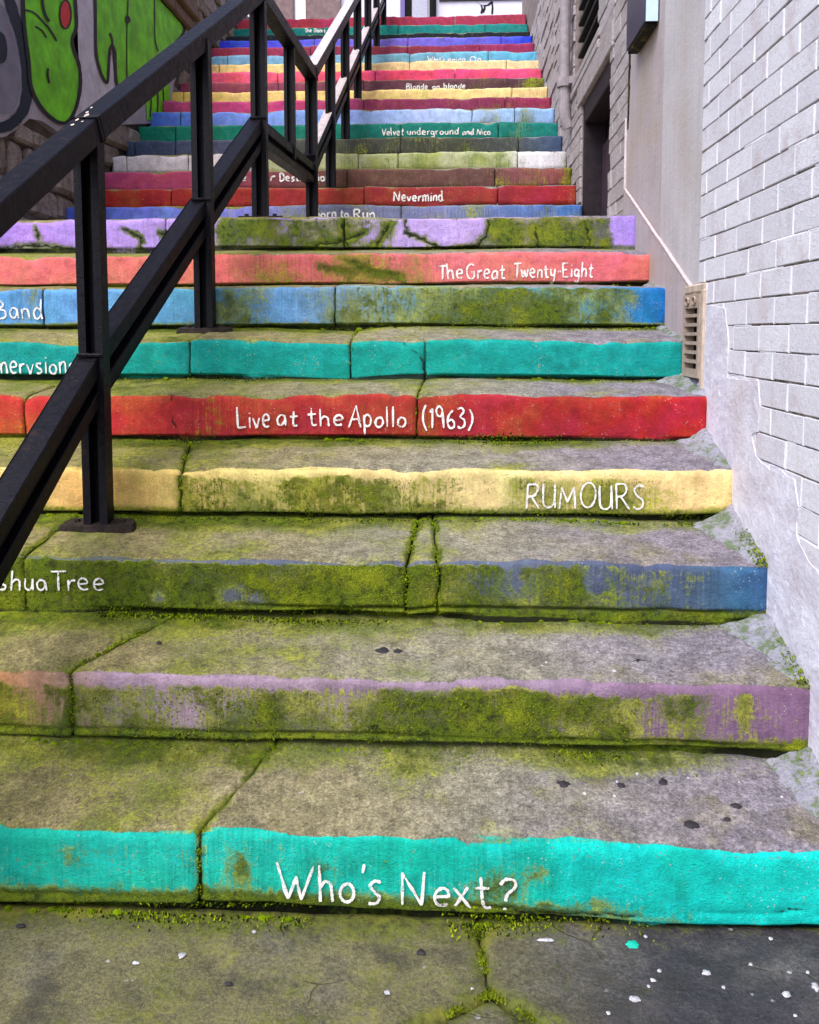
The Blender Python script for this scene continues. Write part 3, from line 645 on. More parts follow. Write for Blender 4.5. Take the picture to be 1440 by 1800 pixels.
letter(21, [("What's", 752, 782, 110, 100), ('going', 788, 818, 109, 100), ('On', 826, 846, 109, 100)], 2.0, 3)
letter(25, [('The', 536, 548, 57, 50), ('Doors', 552, 572, 57, 50)], 2.0, 3)

# ------------------------------------------------------------------ pavement, ground, landing, upper street
def sheet(name, x0, x1, y0, y1, z, mat, dz=0., slope=0.):
    me = mesh(name, [(x0, y0, z), (x1, y0, z), (x1, y1, z + dz), (x0, y1, z + dz)], [(0, 1, 2, 3)]); o = link(name, me, mat, None, 'structure'); return o
sheet('ground', -250, 250, -250, 250, -.06, M_GRND)
def pave_mat():
    g = NT('worn_paving'); n_l = g.noise(3.2, 5); n_m = g.noise(15, 6, .68); n_f = g.noise(75, 5, .7); n_g = g.noise(330, 3, .7)
    sep = g.n('ShaderNodeSeparateXYZ'); g.set(sep.inputs[0], g.co); X, Y = sep.outputs[0], sep.outputs[1]
    v = g.ma('ADD', g.step(n_m, .3, .7, .68, 1.25), g.ma('MULTIPLY', g.ma('SUBTRACT', n_g, .5), .9))
    v = g.ma('MULTIPLY', v, g.step(n_f, .3, .7, .75, 1.22))
    c = g.mix(g.step(g.ma('ADD', X, g.ma('MULTIPLY', g.ma('SUBTRACT', n_m, .5), .5)), -.1, .45), lin((112, 106, 76)), lin((58, 53, 60)))
    c = g.mix(g.step(n_l, .48, .64, 0, .5), c, lin((104, 98, 96)))
    c = g.mix(1., c, v, 'MULTIPLY')
    c = g.mix(1., c, g.step(g.noise(140, 5, .8), .32, .68, .55, 1.45), 'MULTIPLY')
    c = g.mix(g.step(g.ma('ADD', g.noise(5.5, 5, .7), g.ma('MULTIPLY', g.ma('SUBTRACT', n_f, .5), .4)), .5, .66, 0, .6), c, (.022, .020, .022))
    spk = g.step(g.ma('ADD', g.vor(17), g.ma('MULTIPLY', g.ma('SUBTRACT', n_f, .5), .3)), .06, .10, 1, 0)
    spk = g.ma('MULTIPLY', spk, g.step(g.noise(4.3, 2), .44, .56))
    c = g.mix(g.ma('MULTIPLY', spk, .8), c, (.5, .5, .52))
    mo = g.ma('ADD', g.attr('moss'), g.ma('ADD', g.ma('MULTIPLY', g.ma('SUBTRACT', n_m, .5), 1.1), g.ma('MULTIPLY', g.ma('SUBTRACT', n_f, .5), .9)))
    mm = g.ma('MULTIPLY', g.step(mo, .34, .74), .85)
    mc = g.mix(g.step(g.noise(45, 6, .75), .34, .58), (.016, .02, .002), (.11, .13, .006))
    mc = g.mix(g.step(g.noise(8, 4), .5, .7, 0, .7), mc, (.24, .23, .012))
    c = g.mix(mm, c, mc)
    cv = g.n('ShaderNodeVectorMath', operation='ADD'); g.set(cv.inputs[0], g.co); sc_ = g.n('ShaderNodeVectorMath', operation='SCALE'); nn = g.n('ShaderNodeTexNoise'); g.set(nn.inputs['Vector'], g.co); nn.inputs['Scale'].default_value = 9; g.set(sc_.inputs[0], nn.outputs['Color']); sc_.inputs['Scale'].default_value = .10; g.set(cv.inputs[1], sc_.outputs[0])
    ck = g.step(g.vor(4.2, cv.outputs[0], 'DISTANCE_TO_EDGE'), .0, .014, 1, 0); ck = g.ma('MULTIPLY', ck, g.step(g.noise(3.1, 2), .52, .62))
    c = g.mix(g.ma('MULTIPLY', ck, .8), c, (.05, .052, .008))
    h = g.ma('ADD', g.ma('ADD', g.ma('MULTIPLY', n_m, .8), g.ma('MULTIPLY', n_f, .5)), g.ma('MULTIPLY', n_g, .3)); h = g.ma('SUBTRACT', h, g.ma('MULTIPLY', ck, .5))
    return g.done(c, g.step(X, -.2, .5, .85, .55), g.bump(h, .010, 1.), spec=.35)
M_PAVE = pave_mat()
pav = mesh('pavement', [(-8, -12, -.03), (6, -12, -.03), (6, 1.84, -.03), (-8, 1.84, -.03)], [(0, 1, 2, 3)])
PAV = link('pavement', pav, M_RUBJ, None, 'structure')
def slab(poly, seed, zt=0.0):
    """paving piece: polygon cut out of a noisy grid, dropped edges"""
    xs = [p[0] for p in poly]; ys = [p[1] for p in poly]
    bm = bmesh.new(); vs = [bm.verts.new((x, y, 0)) for x, y in poly]; bm.faces.new(vs)
    rs = .016 if max(ys) > 1.2 else .15
    if rs < .1:
        a = min(xs)
        for ax, lo, hi in ((0, min(xs), max(xs)), (1, min(ys), max(ys))):
            q = lo + rs
            while q < hi:
                n = (1, 0, 0) if ax == 0 else (0, 1, 0)
                bmesh.ops.bisect_plane(bm, geom=bm.verts[:] + bm.edges[:] + bm.faces[:], plane_co=(q, q, 0), plane_no=n); q += rs
    bm.verts.ensure_lookup_table()
    bd = {v for e in bm.edges if e.is_boundary for v in e.verts}
    mo = []
    P = [Vector((p[0], p[1], 0)) for p in poly]
    def ed(v):
        d = 9
        for k in range(len(P)):
            A, B = P[k], P[(k + 1) % len(P)]; t = max(0, min(1, (v - A).dot(B - A) / max(1e-9, (B - A).length_squared))); d = min(d, (v - A - (B - A) * t).length)
        return d
    lay = bm.verts.layers.float.new('moss')
    for v in bm.verts:
        c = v.co.copy(); c.z = 0; d = ed(c)
        v[lay] = .38 - .08 * sm(.1, .5, c.x) + .3 * sm(.05, 0, d) + (.34 if c.x < .25 else .12) * sm(1.70, 1.80, c.y) + .16 * fb(c.x * 3, c.y * 3, 8) - .14 * sm(.1, .5, c.x)
        v.co.z = zt + .006 * fb(c.x * 2.2, c.y * 2.2, seed) + .003 * fb(c.x * 14, c.y * 14, seed) - .011 * sm(.012, .0, d) - .012 * (v in bd)
    ex = bmesh.ops.extrude_edge_only(bm, edges=[e for e in bm.edges if e.is_boundary])
    for v in ex['geom']:
        if isinstance(v, bmesh.types.BMVert): v.co.z = -.035
    return bmobj('paving_slab', bm, M_PAVE, PAV, None, True)
gp = lambda px, py: atZ(px, py, 0)[:2]
def wob(a, b, n=7, am=.006):
    out = []
    for k in range(n):
        t = k / n; x = a[0] + (b[0] - a[0]) * t; y = a[1] + (b[1] - a[1]) * t
        out.append((x + am * fn(x * 30, y * 30), y + am * fn(x * 30, y * 30, 5)))
    return out
K1, K2, K3, K4 = gp(838, 1630), gp(862, 1742), gp(722, 1812), gp(1010, 1830)
K0 = (K1[0], 1.83); g_ = .004
slab(wob(K0, K1, 3) + wob(K1, K2, 9) + wob(K2, K3, 8) + [K3, (-.09, 1.15), (-2.8, 1.15), (-2.8, 1.83)], 3)
slab([(K0[0] + g_, 1.83), (.86, 1.83), (.86, 1.15), (K4[0] + .05, 1.15)] + wob((K4[0] + g_, K4[1]), (K2[0] + g_, K2[1]), 8) + wob((K2[0] + g_, K2[1]), (K1[0] + g_, K1[1]), 9), 7, .002)
slab(wob((K2[0], K2[1] - g_ * 1.5), (K4[0] - g_, K4[1] - g_), 8) + [(K4[0] + .04, 1.15), (-.08, 1.15)] + wob((K3[0] + g_, K3[1] - g_), (K2[0], K2[1] - g_ * 1.5), 8), 11, -.003)
for a, b in ((-2.8, -1.6), (-1.594, -.4), (-.394, .86)):
    for c, d in ((.2, 1.14), (-.9, .19)): slab([(a, c), (b, c), (b, d), (a, d)], a * 3 + c)
sheet('landing', -2.75, .89, 4.55, 6.25, TT[8] + .022, plaster('landing_flags', lin((150, 142, 126)), .25, 7, .006), .145)
sheet('street', -8, 8, 11.65, 14.2, TT[26] + .008, plaster('street_paving', lin((150, 146, 150)), .15, 6, .004), .03)

# ------------------------------------------------------------------ wall helpers
def prismX(name, poly, x0, x1, mat, parent=None, bev=0., kind=None):
    """(Y, Z) outline extruded from x0 to x1"""
    bm = bmesh.new(); a = [bm.verts.new((x0, y, z)) for y, z in poly]; b = [bm.verts.new((x1, y, z)) for y, z in poly]; n = len(poly)
    f0 = bm.faces.new(a); bm.faces.new(list(reversed(b)))
    for k in range(n): bm.faces.new((a[k], b[k], b[(k + 1) % n], a[(k + 1) % n]))
    if bev: bmesh.ops.bevel(bm, geom=list(f0.edges), offset=bev, segments=2, affect='EDGES')
    bmesh.ops.triangulate(bm, faces=[f for f in bm.faces if len(f.verts) > 4])
    return bmobj(name, bm, mat, parent, kind)
def inside(p, poly):
    c = False; j = len(poly) - 1
    for i in range(len(poly)):
        if (poly[i][1] > p[1]) != (poly[j][1] > p[1]) and p[0] < (poly[j][0] - poly[i][0]) * (p[1] - poly[i][1]) / (poly[j][1] - poly[i][1]) + poly[i][0]: c = not c
        j = i
    return c
def piece_mesh(name, ly, lz, lx, bev, seed, rough=0.):
    """unit-ish stone: origin at the middle of its face, thickness to +X"""
    bm = bmesh.new(); add_box(bm, (0, -ly / 2, -lz / 2), (lx, ly / 2, lz / 2), bev)
    for v in bm.verts:
        v.co += Vector((fn(v.co.y * 9 + seed, v.co.z * 13), fn(v.co.z * 17, v.co.y * 5, seed), fn(v.co.y * 11, v.co.z * 9, seed + 4))) * rough
    bmesh.ops.recalc_face_normals(bm, faces=bm.faces)
    me = bpy.data.meshes.new(name); bm.to_mesh(me); bm.free(); return me
def stair_z(Y):
    if Y < TY[0]: return 0.
    z = TT[0]
    for i in range(27):
        if Y >= TY[i]: z = TT[i]
    return z
def holed(bm, x0, x1, ys, zs, holes):
    for a, b in zip(ys, ys[1:]):
        for c, d in zip(zs, zs[1:]):
            if not any(h[0] <= a + 1e-6 and b <= h[1] + 1e-6 and h[2] <= c + 1e-6 and d <= h[3] + 1e-6 for h in holes): add_box(bm, (x0, a, c), (x1, b, d))

# ------------------------------------------------------------------ painted brick wall
XW = .86
bw = thing('brick_wall', 'pale grey painted brick wall with white joints beside the lower steps', 'wall', (1.0, 2.2, 0))
bm = bmesh.new(); AZ = (atX(1205, 660, XW).z, atX(1237, 515, XW).z)
holed(bm, XW + .0055, 1.30, [-2.5, 3.106, 3.18], [-.05, AZ[0], AZ[1], 7.2], [(3.106, 3.18, *AZ)]); bmobj('wall_core', bm, M_BED, bw)
zj = atX(1440, 568, XW).z; CH = .0752; AY = (atX(1237, 515, XW).y, atX(1205, 660, XW).y)
variants = [piece_mesh('brick', .217, CH - .0045, .03, .0018, k * 3.1, .0016) for k in range(6)]
halfs = [piece_mesh('brick', .104, CH - .0045, .03, .0018, k * 5.3, .0016) for k in range(3)]
for m_ in variants + halfs: m_.materials.append(M_BRICK)
ph = atX(1387, 600, XW).y
bmj = bmesh.new(); rnd = random.Random(5)
for c in range(-9, 19):
    z = zj + (c + .5) * CH; off = ph + (.1125 if c % 2 == 0 else 0)
    y = off - .225 * 6
    while y < 3.18 - .06:
        y0, y1 = y, min(y + .225, 3.176)
        if AZ[0] - .05 < z < AZ[1] + .04: y1 = min(y1, AY[0] - .034)
        if y1 - y0 < .03: break
        if y1 > 1.62 and z > stair_z(max(1.8, y0)) - .10:
            L = y1 - y0
            me = rnd.choice(variants) if L > .2 else rnd.choice(halfs)
            o = link('brick', me, None, bw)
            o.location = (XW + rnd.uniform(-.0008, .0012), (y0 + y1) / 2, z + rnd.uniform(-.0012, .0012)); o.scale = (1, (L - .008) / (.217 if L > .2 else .104), 1)
            o.rotation_euler = (rnd.uniform(-.006, .006), 0, rnd.uniform(-.006, .006))
            if y1 < 3.17 and rnd.random() < .96:
                add_box(bmj, (XW + rnd.uniform(.0003, .002), y1 - .0046 - rnd.random() * .001, z - CH / 2 + .001), (XW + .02, y1 + .0046 + rnd.random() * .001, z + CH / 2 - .004))
        y += .225
bmobj('head_joint_mortar', bmj, M_MORTW, bw, 'stuff')
# bed-joint mortar smears, partly filling the joints
bmj = bmesh.new()
for c in range(-8, 19):
    z = zj + c * CH; y = 1.6
    while y < 3.15:
        L = rnd.uniform(.05, .3)
        if rnd.random() < .22 and z > stair_z(max(1.8, y)): add_box(bmj, (XW + .0006 + rnd.random() * .002, y, z - .0022), (XW + .02, min(3.17, y + L), z + rnd.uniform(-.0005, .0018)))
        y += L + .01
bmobj('bed_joint_mortar', bmj, M_MORTW, bw, 'stuff')
# trowelled patch running down along the stairs
PP = [(1242, 536), (1276, 541), (1281, 600), (1279, 664), (1312, 667), (1333, 672), (1337, 712), (1332, 758), (1322, 764), (1330, 802), (1348, 822), (1376, 828), (1398, 846), (1404, 890), (1400, 938), (1420, 985), (1447, 1012), (1500, 1080), (1560, 1300), (1620, 1300), (1620, 1700), (1500, 1700),
      (1430, 1400), (1330, 1130), (1290, 960), (1240, 830), (1215, 690), (1236, 662)]
out = []
for k, p in enumerate(PP):
    q = PP[(k + 1) % len(PP)]
    for s in range(5):
        t = s / 5; a = atX(p[0] + (q[0] - p[0]) * t, p[1] + (q[1] - p[1]) * t, XW)
        out.append((a.y + .007 * fb(a.y * 22, a.z * 22), a.z + .007 * fb(a.z * 22, a.y * 22, 6)))
prismX('render_patch', out, XW - .0022, XW + .012, M_PATCH, bw, .001)
# terracotta air brick set at the wall's end
aT, aB = atX(1237, 515, XW), atX(1205, 660, XW)
ay0, ay1, az0, az1 = aT.y, aB.y, aB.z, aT.z
bm = bmesh.new(); xf = XW - .014
hs = []; n = 7; fr = .022; top = .045
ph_ = (az1 - az0 - top - fr) / n
zs = [az0, az0 + .018]; holes = []
for k in range(n):
    a = az0 + .018 + k * ph_ + ph_ * .36; b = az0 + .018 + (k + 1) * ph_; zs += [a, b]; holes.append((ay0 + fr, ay1 - fr, a, b))
zs.append(az1)
holed(bm, xf, XW + .03, [ay0, ay0 + fr, ay1 - fr, ay1], zs, holes)
o = bmobj('air_brick', bm, M_TERRA, bw); o['label'] = 'slotted terracotta air brick at the end of the wall'
box('air_brick_shade_backing', (XW + .022, ay0 + .01, az0 + .01), (XW + .04, ay1 - .01, az1 - .01), M_BLACK, o)  # black backing box, darkness behind the slots put into its colour
bm = bmesh.new()
for s in (-1, 1): tube(bm, [(xf - .003, (ay0 + ay1) / 2 + s * .045 + .022 * math.cos(t * .7), az1 - .024 + .014 * math.sin(t * .7)) for t in range(10)], .0035, 6)
bmobj('scroll_ornament', bm, M_TERRA, o)
bm = bmesh.new(); add_box(bm, (XW - .010, ay0 - .035, az0 - .06), (XW + .01, ay0 - .002, az1 + .012), .004); add_box(bm, (XW - .008, ay0 - .03, az1 + .003), (XW + .01, ay1 + .02, az1 + .035), .006)
bmobj('air_brick_surround', bm, plaster('sandy_mortar', lin((196, 176, 160)), .2, 25, .006), bw)

# ------------------------------------------------------------------ rendered wall with bead and sign box
rw = thing('rendered_wall', 'smooth grey rendered wall with a sloping bead between the brick and the stone', 'wall', (.95, 3.9, 1.2))
ys_, ym_, ye_ = 3.182, 3.80, 4.60
prismX('render_panel', [(AY[1], 1.0), (ym_, 1.3), (ym_, 7.2), (ys_, 7.2), (ys_, AZ[1] + .002), (AY[1], AZ[1] + .002)], .866, 1.2, M_REND, rw, .006)
jag = [(ye_, 1.5)]
rj = random.Random(3); z = EYE + .74
while z < 7.1:
    on = EYE + 1.10 < z < EYE + 1.42
    jag.append((ye_ - (rj.uniform(.03, .09) if on else rj.uniform(0, .012)), z)); z += .03 if on else .12
prismX('render_panel', [(ym_ + .001, 1.2)] + jag + [(ye_, 7.2), (ym_ + .001, 7.2)], .873, 1.2, M_REND2, rw, .004)
b1, b2 = atX(1097, 330, .86), atX(1226, 521, .86)
bm = bmesh.new()
N = 16; tube(bm, [(.862 + .002 * fn(k), b2.y + (b1.y - b2.y) * k / N, b2.z + (b1.z - b2.z) * k / N + .004 * fn(k * .7, 3)) for k in range(N + 1)], .0075, 8)
bmobj('sloping_bead', bm, plaster('pale_bead', lin((196, 178, 178)), .14, 30, .002), rw, None, True)
prismX('plinth', [(AY[1], .9), (AY[1], b2.z - .012 + (AY[1] - b2.y) * (b1.z - b2.z) / (b1.y - b2.y)), (b1.y, b1.z - .012), (b1.y, 1.3)], .858, 1.1, M_REND2, rw, .003)
bm = bmesh.new(); tube(bm, [(.868, ye_ - .003, b1.z), (.868, ye_ - .003, EYE + 1.08)], .008, 6)
bmobj('corner_bead', bm, plaster('pale_corner', lin((206, 194, 196)), .1, 30, .002), rw)

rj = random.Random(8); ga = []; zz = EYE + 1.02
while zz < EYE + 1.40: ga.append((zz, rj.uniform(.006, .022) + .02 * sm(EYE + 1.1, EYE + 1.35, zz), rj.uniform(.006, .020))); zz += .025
prismX('gap_shade_strip', [(ye_ - .03 - a, z) for z, a, b in ga] + [(ye_ - .03 + b, z) for z, a, b in reversed(ga)], .8715, .88, M_SIGNU, rw)  # dark strip proud of the render, its colour standing for shade in the gap
s0, s1 = atX(1157, 38, .868), atX(1100, 100, .81)
sg = thing('sign_box', 'dark boxed sign with a pale blue edge high on the rendered wall', 'sign', (.85, 4.1, s0.z))
box('sign_case', (.812, s0.y, s0.z + .004), (.867, s1.y, s0.z + .75), M_SIGN, sg, .003)
box('sign_edge', (.815, s0.y - .006, s0.z + .002), (.866, s0.y - .0005, s0.z + .75), M_SIGNL, sg)
box('sign_underside', (.818, s0.y + .01, s0.z - .012), (.867, s1.y - .005, s0.z + .003), M_SIGNU, sg, .004)

# ------------------------------------------------------------------ stone building further up
XS = .884
sb = thing('stone_building', 'weathered grey stone building side with dark openings beside the upper flight', 'building', (1.2, 8, 1.5))
hw = (5.20, 6.36, EYE + .60, EYE + 1.585); uw = (5.66, 6.80, EYE + 1.86, EYE + 3.0)
bm = bmesh.new()
holed(bm, XS + .014, 1.5, [4.60, 5.2, 5.66, 6.36, 6.80, 12.2], [1.4, hw[2], hw[3], uw[2], uw[3], 7.2], [hw, (5.2, 6.36, hw[2], hw[3]), uw])
bmobj('wall_core', bm, M_STONEJ, sb)
pm_ = [piece_mesh('stone', .30, .105, .06, .004, k * 2.7, .004) for k in range(8)]
for m_ in pm_: m_.materials.append(M_STONE)
rnd = random.Random(11); cnt = 0; z = EYE + .45; far_bm = bmesh.new()
while z < EYE + 3.4:
    ch = rnd.uniform(.075, .11); y = 4.61 + rnd.uniform(-.15, 0)
    while y < 11.9:
        L = rnd.uniform(.16, .36); a, b = max(4.61, y), min(y + L, 11.9)
        for h in (hw, uw):
            if z + ch > h[2] and z < h[3]:
                if a < h[0] < b: b = h[0]
                if a < h[1] < b: a = h[1]
                if a >= h[0] and b <= h[1]: b = a
        if b - a > .05 and z + ch > stair_z(b) - .1:
            if a < 6.75:
                o = link('stone', rnd.choice(pm_), None, sb); o.location = (XS + rnd.uniform(-.003, .005), (a + b) / 2, z + ch / 2); o.scale = (1, (b - a - .006) / .30, (ch - .006) / .105); cnt += 1
            else:
                q = XS + rnd.uniform(-.006, .010); add_box(far_bm, (q, a + .006, z + .006), (q + .05, b - .006, z + ch - .006))
        y += L
    z += ch
bmobj('far_stonework', far_bm, M_STONE, sb, 'stuff')
# low boarded opening
wn = box('boarded_window', (XS + .17, hw[0], hw[2]), (XS + .20, hw[1], hw[3]), M_TIMBER, sb)
bm = bmesh.new()
t_ = .075
add_box(bm, (XS + .02, hw[0] + .002, hw[2]), (XS + .17, hw[0] + t_, hw[3] - .002), .006); add_box(bm, (XS + .02, hw[1] - t_, hw[2]), (XS + .17, hw[1] - .002, hw[3] - .002), .006)
add_box(bm, (XS + .015, hw[0] + t_, hw[3] - .14), (XS + .165, hw[1] - t_, hw[3] - .003), .006)
bmobj('window_frame', bm, M_TIMBER, wn)
for k in range(5):
    a = hw[0] + t_ + .02 + k * .19
    box('board', (XS + .135 - .004 * (k % 2), a, hw[2] + .05), (XS + .169, a + .182, hw[3] - .30), M_TIMB2, wn, .004)
prismX('window_sill', [(hw[0] + .01, hw[2] - .02), (hw[1] - .01, hw[2] - .02), (hw[1] - .01, hw[2] + .05), (hw[0] + .01, hw[2] + .16)], XS + .03, XS + .13, M_TIMBER, wn, .004)
box('lintel', (XS - .012, hw[0] - .12, hw[3] + .002), (XS + .05, hw[1] + .12, hw[3] + .15), M_STONE, sb, .008)
# louvred window above
lv = box('louvred_window', (XS + .17, uw[0], uw[2]), (XS + .20, uw[1], uw[3]), M_BLACK, sb)
for k in range(9):
    zz = uw[2] + .05 + k * .115
    o = box('louvre', (XS + .03, uw[0] + .03, zz), (XS + .15, uw[1] - .03, zz + .022), M_SLATE, lv, .003)
for k, (dz, dx) in enumerate(((.0, .010), (-.07, .016), (-.145, .004))):
    box('sill_course', (XS - dx, uw[0] - .08, uw[2] + dz - .055), (XS + .06, uw[1] + .10, uw[2] + dz - .003), M_STONE, sb, .006)
# rainwater pipe
pp = thing('drainpipe', 'grey painted rainwater pipe on the stone building above the steps', 'pipe', (.83, 6.84, EYE + 1.66))
pz = EYE + 1.72
bm = bmesh.new(); tube(bm, [(.826, 6.84, pz), (.826, 6.84, 7.1)], .040, 16); bmobj('pipe', bm, M_PIPE, pp, None, False)
bm = bmesh.new(); tube(bm, [(.826, 6.84, pz + .06), (.828, 6.84, pz - .05), (.838, 6.845, pz - .12), (.86, 6.85, pz - .18)], .043, 14); bmobj('pipe_shoe', bm, M_PIPE, pp)
for zz in (pz + .12, pz + 1.3):
    bm = bmesh.new(); tube(bm, [(.826, 6.84, zz), (.826, 6.84, zz + .07)], .057, 16); add_box(bm, (.85, 6.76, zz + .01), (XS + .02, 6.92, zz + .06)); bmobj('pipe_collar', bm, M_PIPE, pp)

# ------------------------------------------------------------------ left retaining wall with graffiti
XG = -2.73
rt = thing('retaining_wall', 'rubble retaining wall with large green graffiti beside the landing', 'wall', (-2.9, 6, 0))
ct = EYE + 3.08
box('wall_core', (-3.4, 4.02, -.05), (XG - .05, 9.28, ct), M_RUBJ, rt)
panel_px = [(-70, 262), (-20, 244), (10, 238), (30, 226), (50, 200), (75, 212), (100, 232), (124, 244), (150, 234), (190, 205), (212, 218), (262, 216), (300, 212), (304, 150), (318, 110), (338, 62), (342, 52)]
def LW(px, py, X=XG): a = atX(px, py, X); return (a.y, a.z)
panel = [LW(*p) for p in panel_px]
panel = [(y + .03 * fn(y * 7, z * 7), z + .03 * fn(z * 7, y * 7, 2)) for y, z in panel] + [(9.24, ct - .005), (4.05, ct - .005), (4.05, panel[0][1] + .3)]
prismX('painted_render', panel, XG + .004, XG - .06, plaster('graffiti_ground', lin((166, 156, 168)), .16, 5, .006, lin((120, 112, 116)), .25), rt, .006)
rm = [piece_mesh('stone', .34, .20, .09, .028, k * 3.9, .030) for k in range(10)]
for m_ in rm: m_.materials.append(M_RUB)
def rubble_fill(parent, X, y0, y1, z0f, z1, skip, seed, sgn=-1):
    rnd = random.Random(seed); z = 1.35; n = 0
    while z < z1 - .05:
        ch = rnd.uniform(.13, .24); ch = min(ch, z1 - z); y = y0
        while y < y1 - .05:
            L = min(rnd.uniform(.18, .46), y1 - y)
            c = (y + L / 2, z + ch / 2)
            if z + ch > z0f(y + L) - .05 and not skip(c):
                o = link('stone', rnd.choice(rm), None, parent); o.location = (X + rnd.uniform(-.018, .012), c[0], c[1] + rnd.uniform(-.01, .01))
                o.rotation_euler = (rnd.uniform(-.05, .05), 0, math.pi + rnd.uniform(-.08, .08)); o.scale = (1, (L - .016) / .34, (ch - .016) / .20); n += 1
            y += L
        z += ch
    return n
rubble_fill(rt, XG, 4.05, 9.27, lambda y: stair_z(y), ct, lambda c: inside(c, panel), 4)
for k, (a, b, dz) in enumerate(((XG + .06, .002, .11), (XG + .11, .125, .10), (XG + .08, .24, .12))):
    y = 4.0
    while y < 9.25:
        y1 = min(y + 1.15, 9.30); box('coping_stone', (-3.45, y, ct + b), (a, y1 - .008, ct + b + dz), M_COPE, rt, .012); y = y1
# graffiti paint
GR = simple('graffiti_green', lin((112, 200, 24)), .6, .34, 6, .006); GD = simple('graffiti_outline', lin((8, 12, 18)), .6, .3)
GN = simple('graffiti_navy', lin((4, 30, 48)), .6, .3); GY = simple('graffiti_grey', lin((128, 122, 140)), .7, .15, 8); GRD = simple('graffiti_red', lin((204, 22, 22)), .5, .2)
GW = simple('graffiti_pale', lin((200, 190, 204)), .7, .2, 8)
def smoothpoly(P, n=4):
    m = len(P); out = []
    for k in range(m):
        q = [P[(k + d) % m] for d in (-1, 0, 1, 2)]
        for s in range(n):
            t = s / n; out.append(tuple(.5 * (2 * q[1][c] + (q[2][c] - q[0][c]) * t + (2 * q[0][c] - 5 * q[1][c] + 4 * q[2][c] - q[3][c]) * t * t + (3 * q[1][c] - q[0][c] - 3 * q[2][c] + q[3][c]) * t ** 3) for c in (0, 1)))
    return out
def fillpoly(name, P, layer, mat, smooth=True):
    P = smoothpoly(P) if smooth else P
    X = XG + .005 + .002 * layer
    bm = bmesh.new(); bm.faces.new([bm.verts.new((X, *LW(x, y))) for x, y in P]); bmesh.ops.triangulate(bm, faces=bm.faces[:])
    o = bmobj(name, bm, mat, rt)
    for p in o.data.polygons:
        if p.normal.x < 0: p.flip()
def line(name, P, wpx, layer, mat, closed=False, smooth=True):
    if smooth: P = smoothpoly(P, 5) if closed else catmull(P, 6)
    X = XG + .005 + .002 * layer
    if closed: P = P + [P[0]]
    bm = bmesh.new(); prev = None
    for k, (x, y) in enumerate(P):
        a = P[max(0, k - 1)]; b = P[min(len(P) - 1, k + 1)]; dx, dy = b[0] - a[0], b[1] - a[1]; L = math.hypot(dx, dy) or 1
        w_ = wpx * (1 + .2 * fn(k * .5, x)) / 2; ox, oy = -dy / L * w_, dx / L * w_
        cur = (bm.verts.new((X, *LW(x + ox, y + oy))), bm.verts.new((X, *LW(x - ox, y - oy))))
        if prev: bm.faces.new((prev[0], prev[1], cur[1], cur[0]))
        prev = cur
    bmobj(name, bm, mat, rt)
A_ = [(38, -160), (37, -40), (38, 20), (41, 60), (47, 105), (51, 150), (66, 184), (86, 206), (104, 216), (119, 211), (131, 187), (138, 152), (136, 116), (126, 86), (124, 68), (131, 46), (129, 0), (126, -60), (120, -160)]
B_ = [(158, -160), (163, -40), (165, 20), (166, 90), (172, 120), (180, 140), (186, 144), (188, 120), (190, 90), (194, 80), (199, 90), (200, 120), (202, 145), (208, 158), (228, 150), (262, 120), (296, 86), (322, 52), (304, 24), (276, -10), (262, -60), (250, -160)]
fillpoly('graffiti_shape', [(-60, -100), (-30, -20), (20, 30), (36, 110), (34, 160), (20, 195), (-10, 200), (-60, 190)], 1, GY)
line('graffiti_line', [(2, -90), (8, -30), (20, 20), (34, 60), (43, 110), (46, 150), (40, 190), (22, 214), (0, 224), (-40, 226)], 19, 2, GN)
fillpoly('graffiti_shape', [(-20, 56), (2, 58), (10, 80), (8, 105), (-4, 112), (-20, 108)], 2, GN)
fillpoly('graffiti_shape', [(124, -120), (160, -120), (163, 20), (166, 95), (184, 142), (193, 96), (200, 130), (204, 156), (160, 200), (122, 216), (138, 160), (130, 90), (132, 40)], 1, GW)
fillpoly('graffiti_shape', A_, 3, GR); fillpoly('graffiti_shape', B_, 3, GR)
line('graffiti_outline', A_, 6.5, 4, GD, True); line('graffiti_outline', B_, 5.2, 4, GD, True)
e_ = [(111 + 10 * math.cos(t * .5236), 25 + 25 * math.sin(t * .5236)) for t in range(12)]
fillpoly('graffiti_shape', e_, 5, GRD); line('graffiti_outline', e_, 2.6, 6, GD, True)
line('graffiti_line', [(39, 17), (55, 22), (70, 36), (84, 52), (96, 72)], 3.4, 5, GD); line('graffiti_line', [(58, 46), (70, 54), (78, 66)], 3.2, 5, GD)
line('graffiti_line', [(70, -30), (70, 0), (74, 22), (82, 38)], 5, 6, GD); line('graffiti_line', [(223, -100), (222, 0), (220, 60), (220, 142)], 2.0, 5, GD)
fillpoly('graffiti_shape', [(217, 30), (222, 27), (226, 34), (224, 40), (218, 40)], 6, GD); line('graffiti_line', [(81, 120), (80, 132), (83, 146)], 4, 5, GD)
line('graffiti_line', [(190, 58), (194, 70), (194, 82)], 4, 5, GD); line('graffiti_line', [(268, -60), (269, 20), (270, 70), (276, 90)], 2.0, 5, GD)
fillpoly('graffiti_shape', [(254, 158), (270, 148), (292, 140), (297, 160), (296, 190), (290, 208), (270, 211), (256, 210)], 3, GR, False)
for x in (262, 274, 284): line('graffiti_line', [(x, 156), (x + 1, 180), (x - 1, 206)], 2.2, 5, GD)

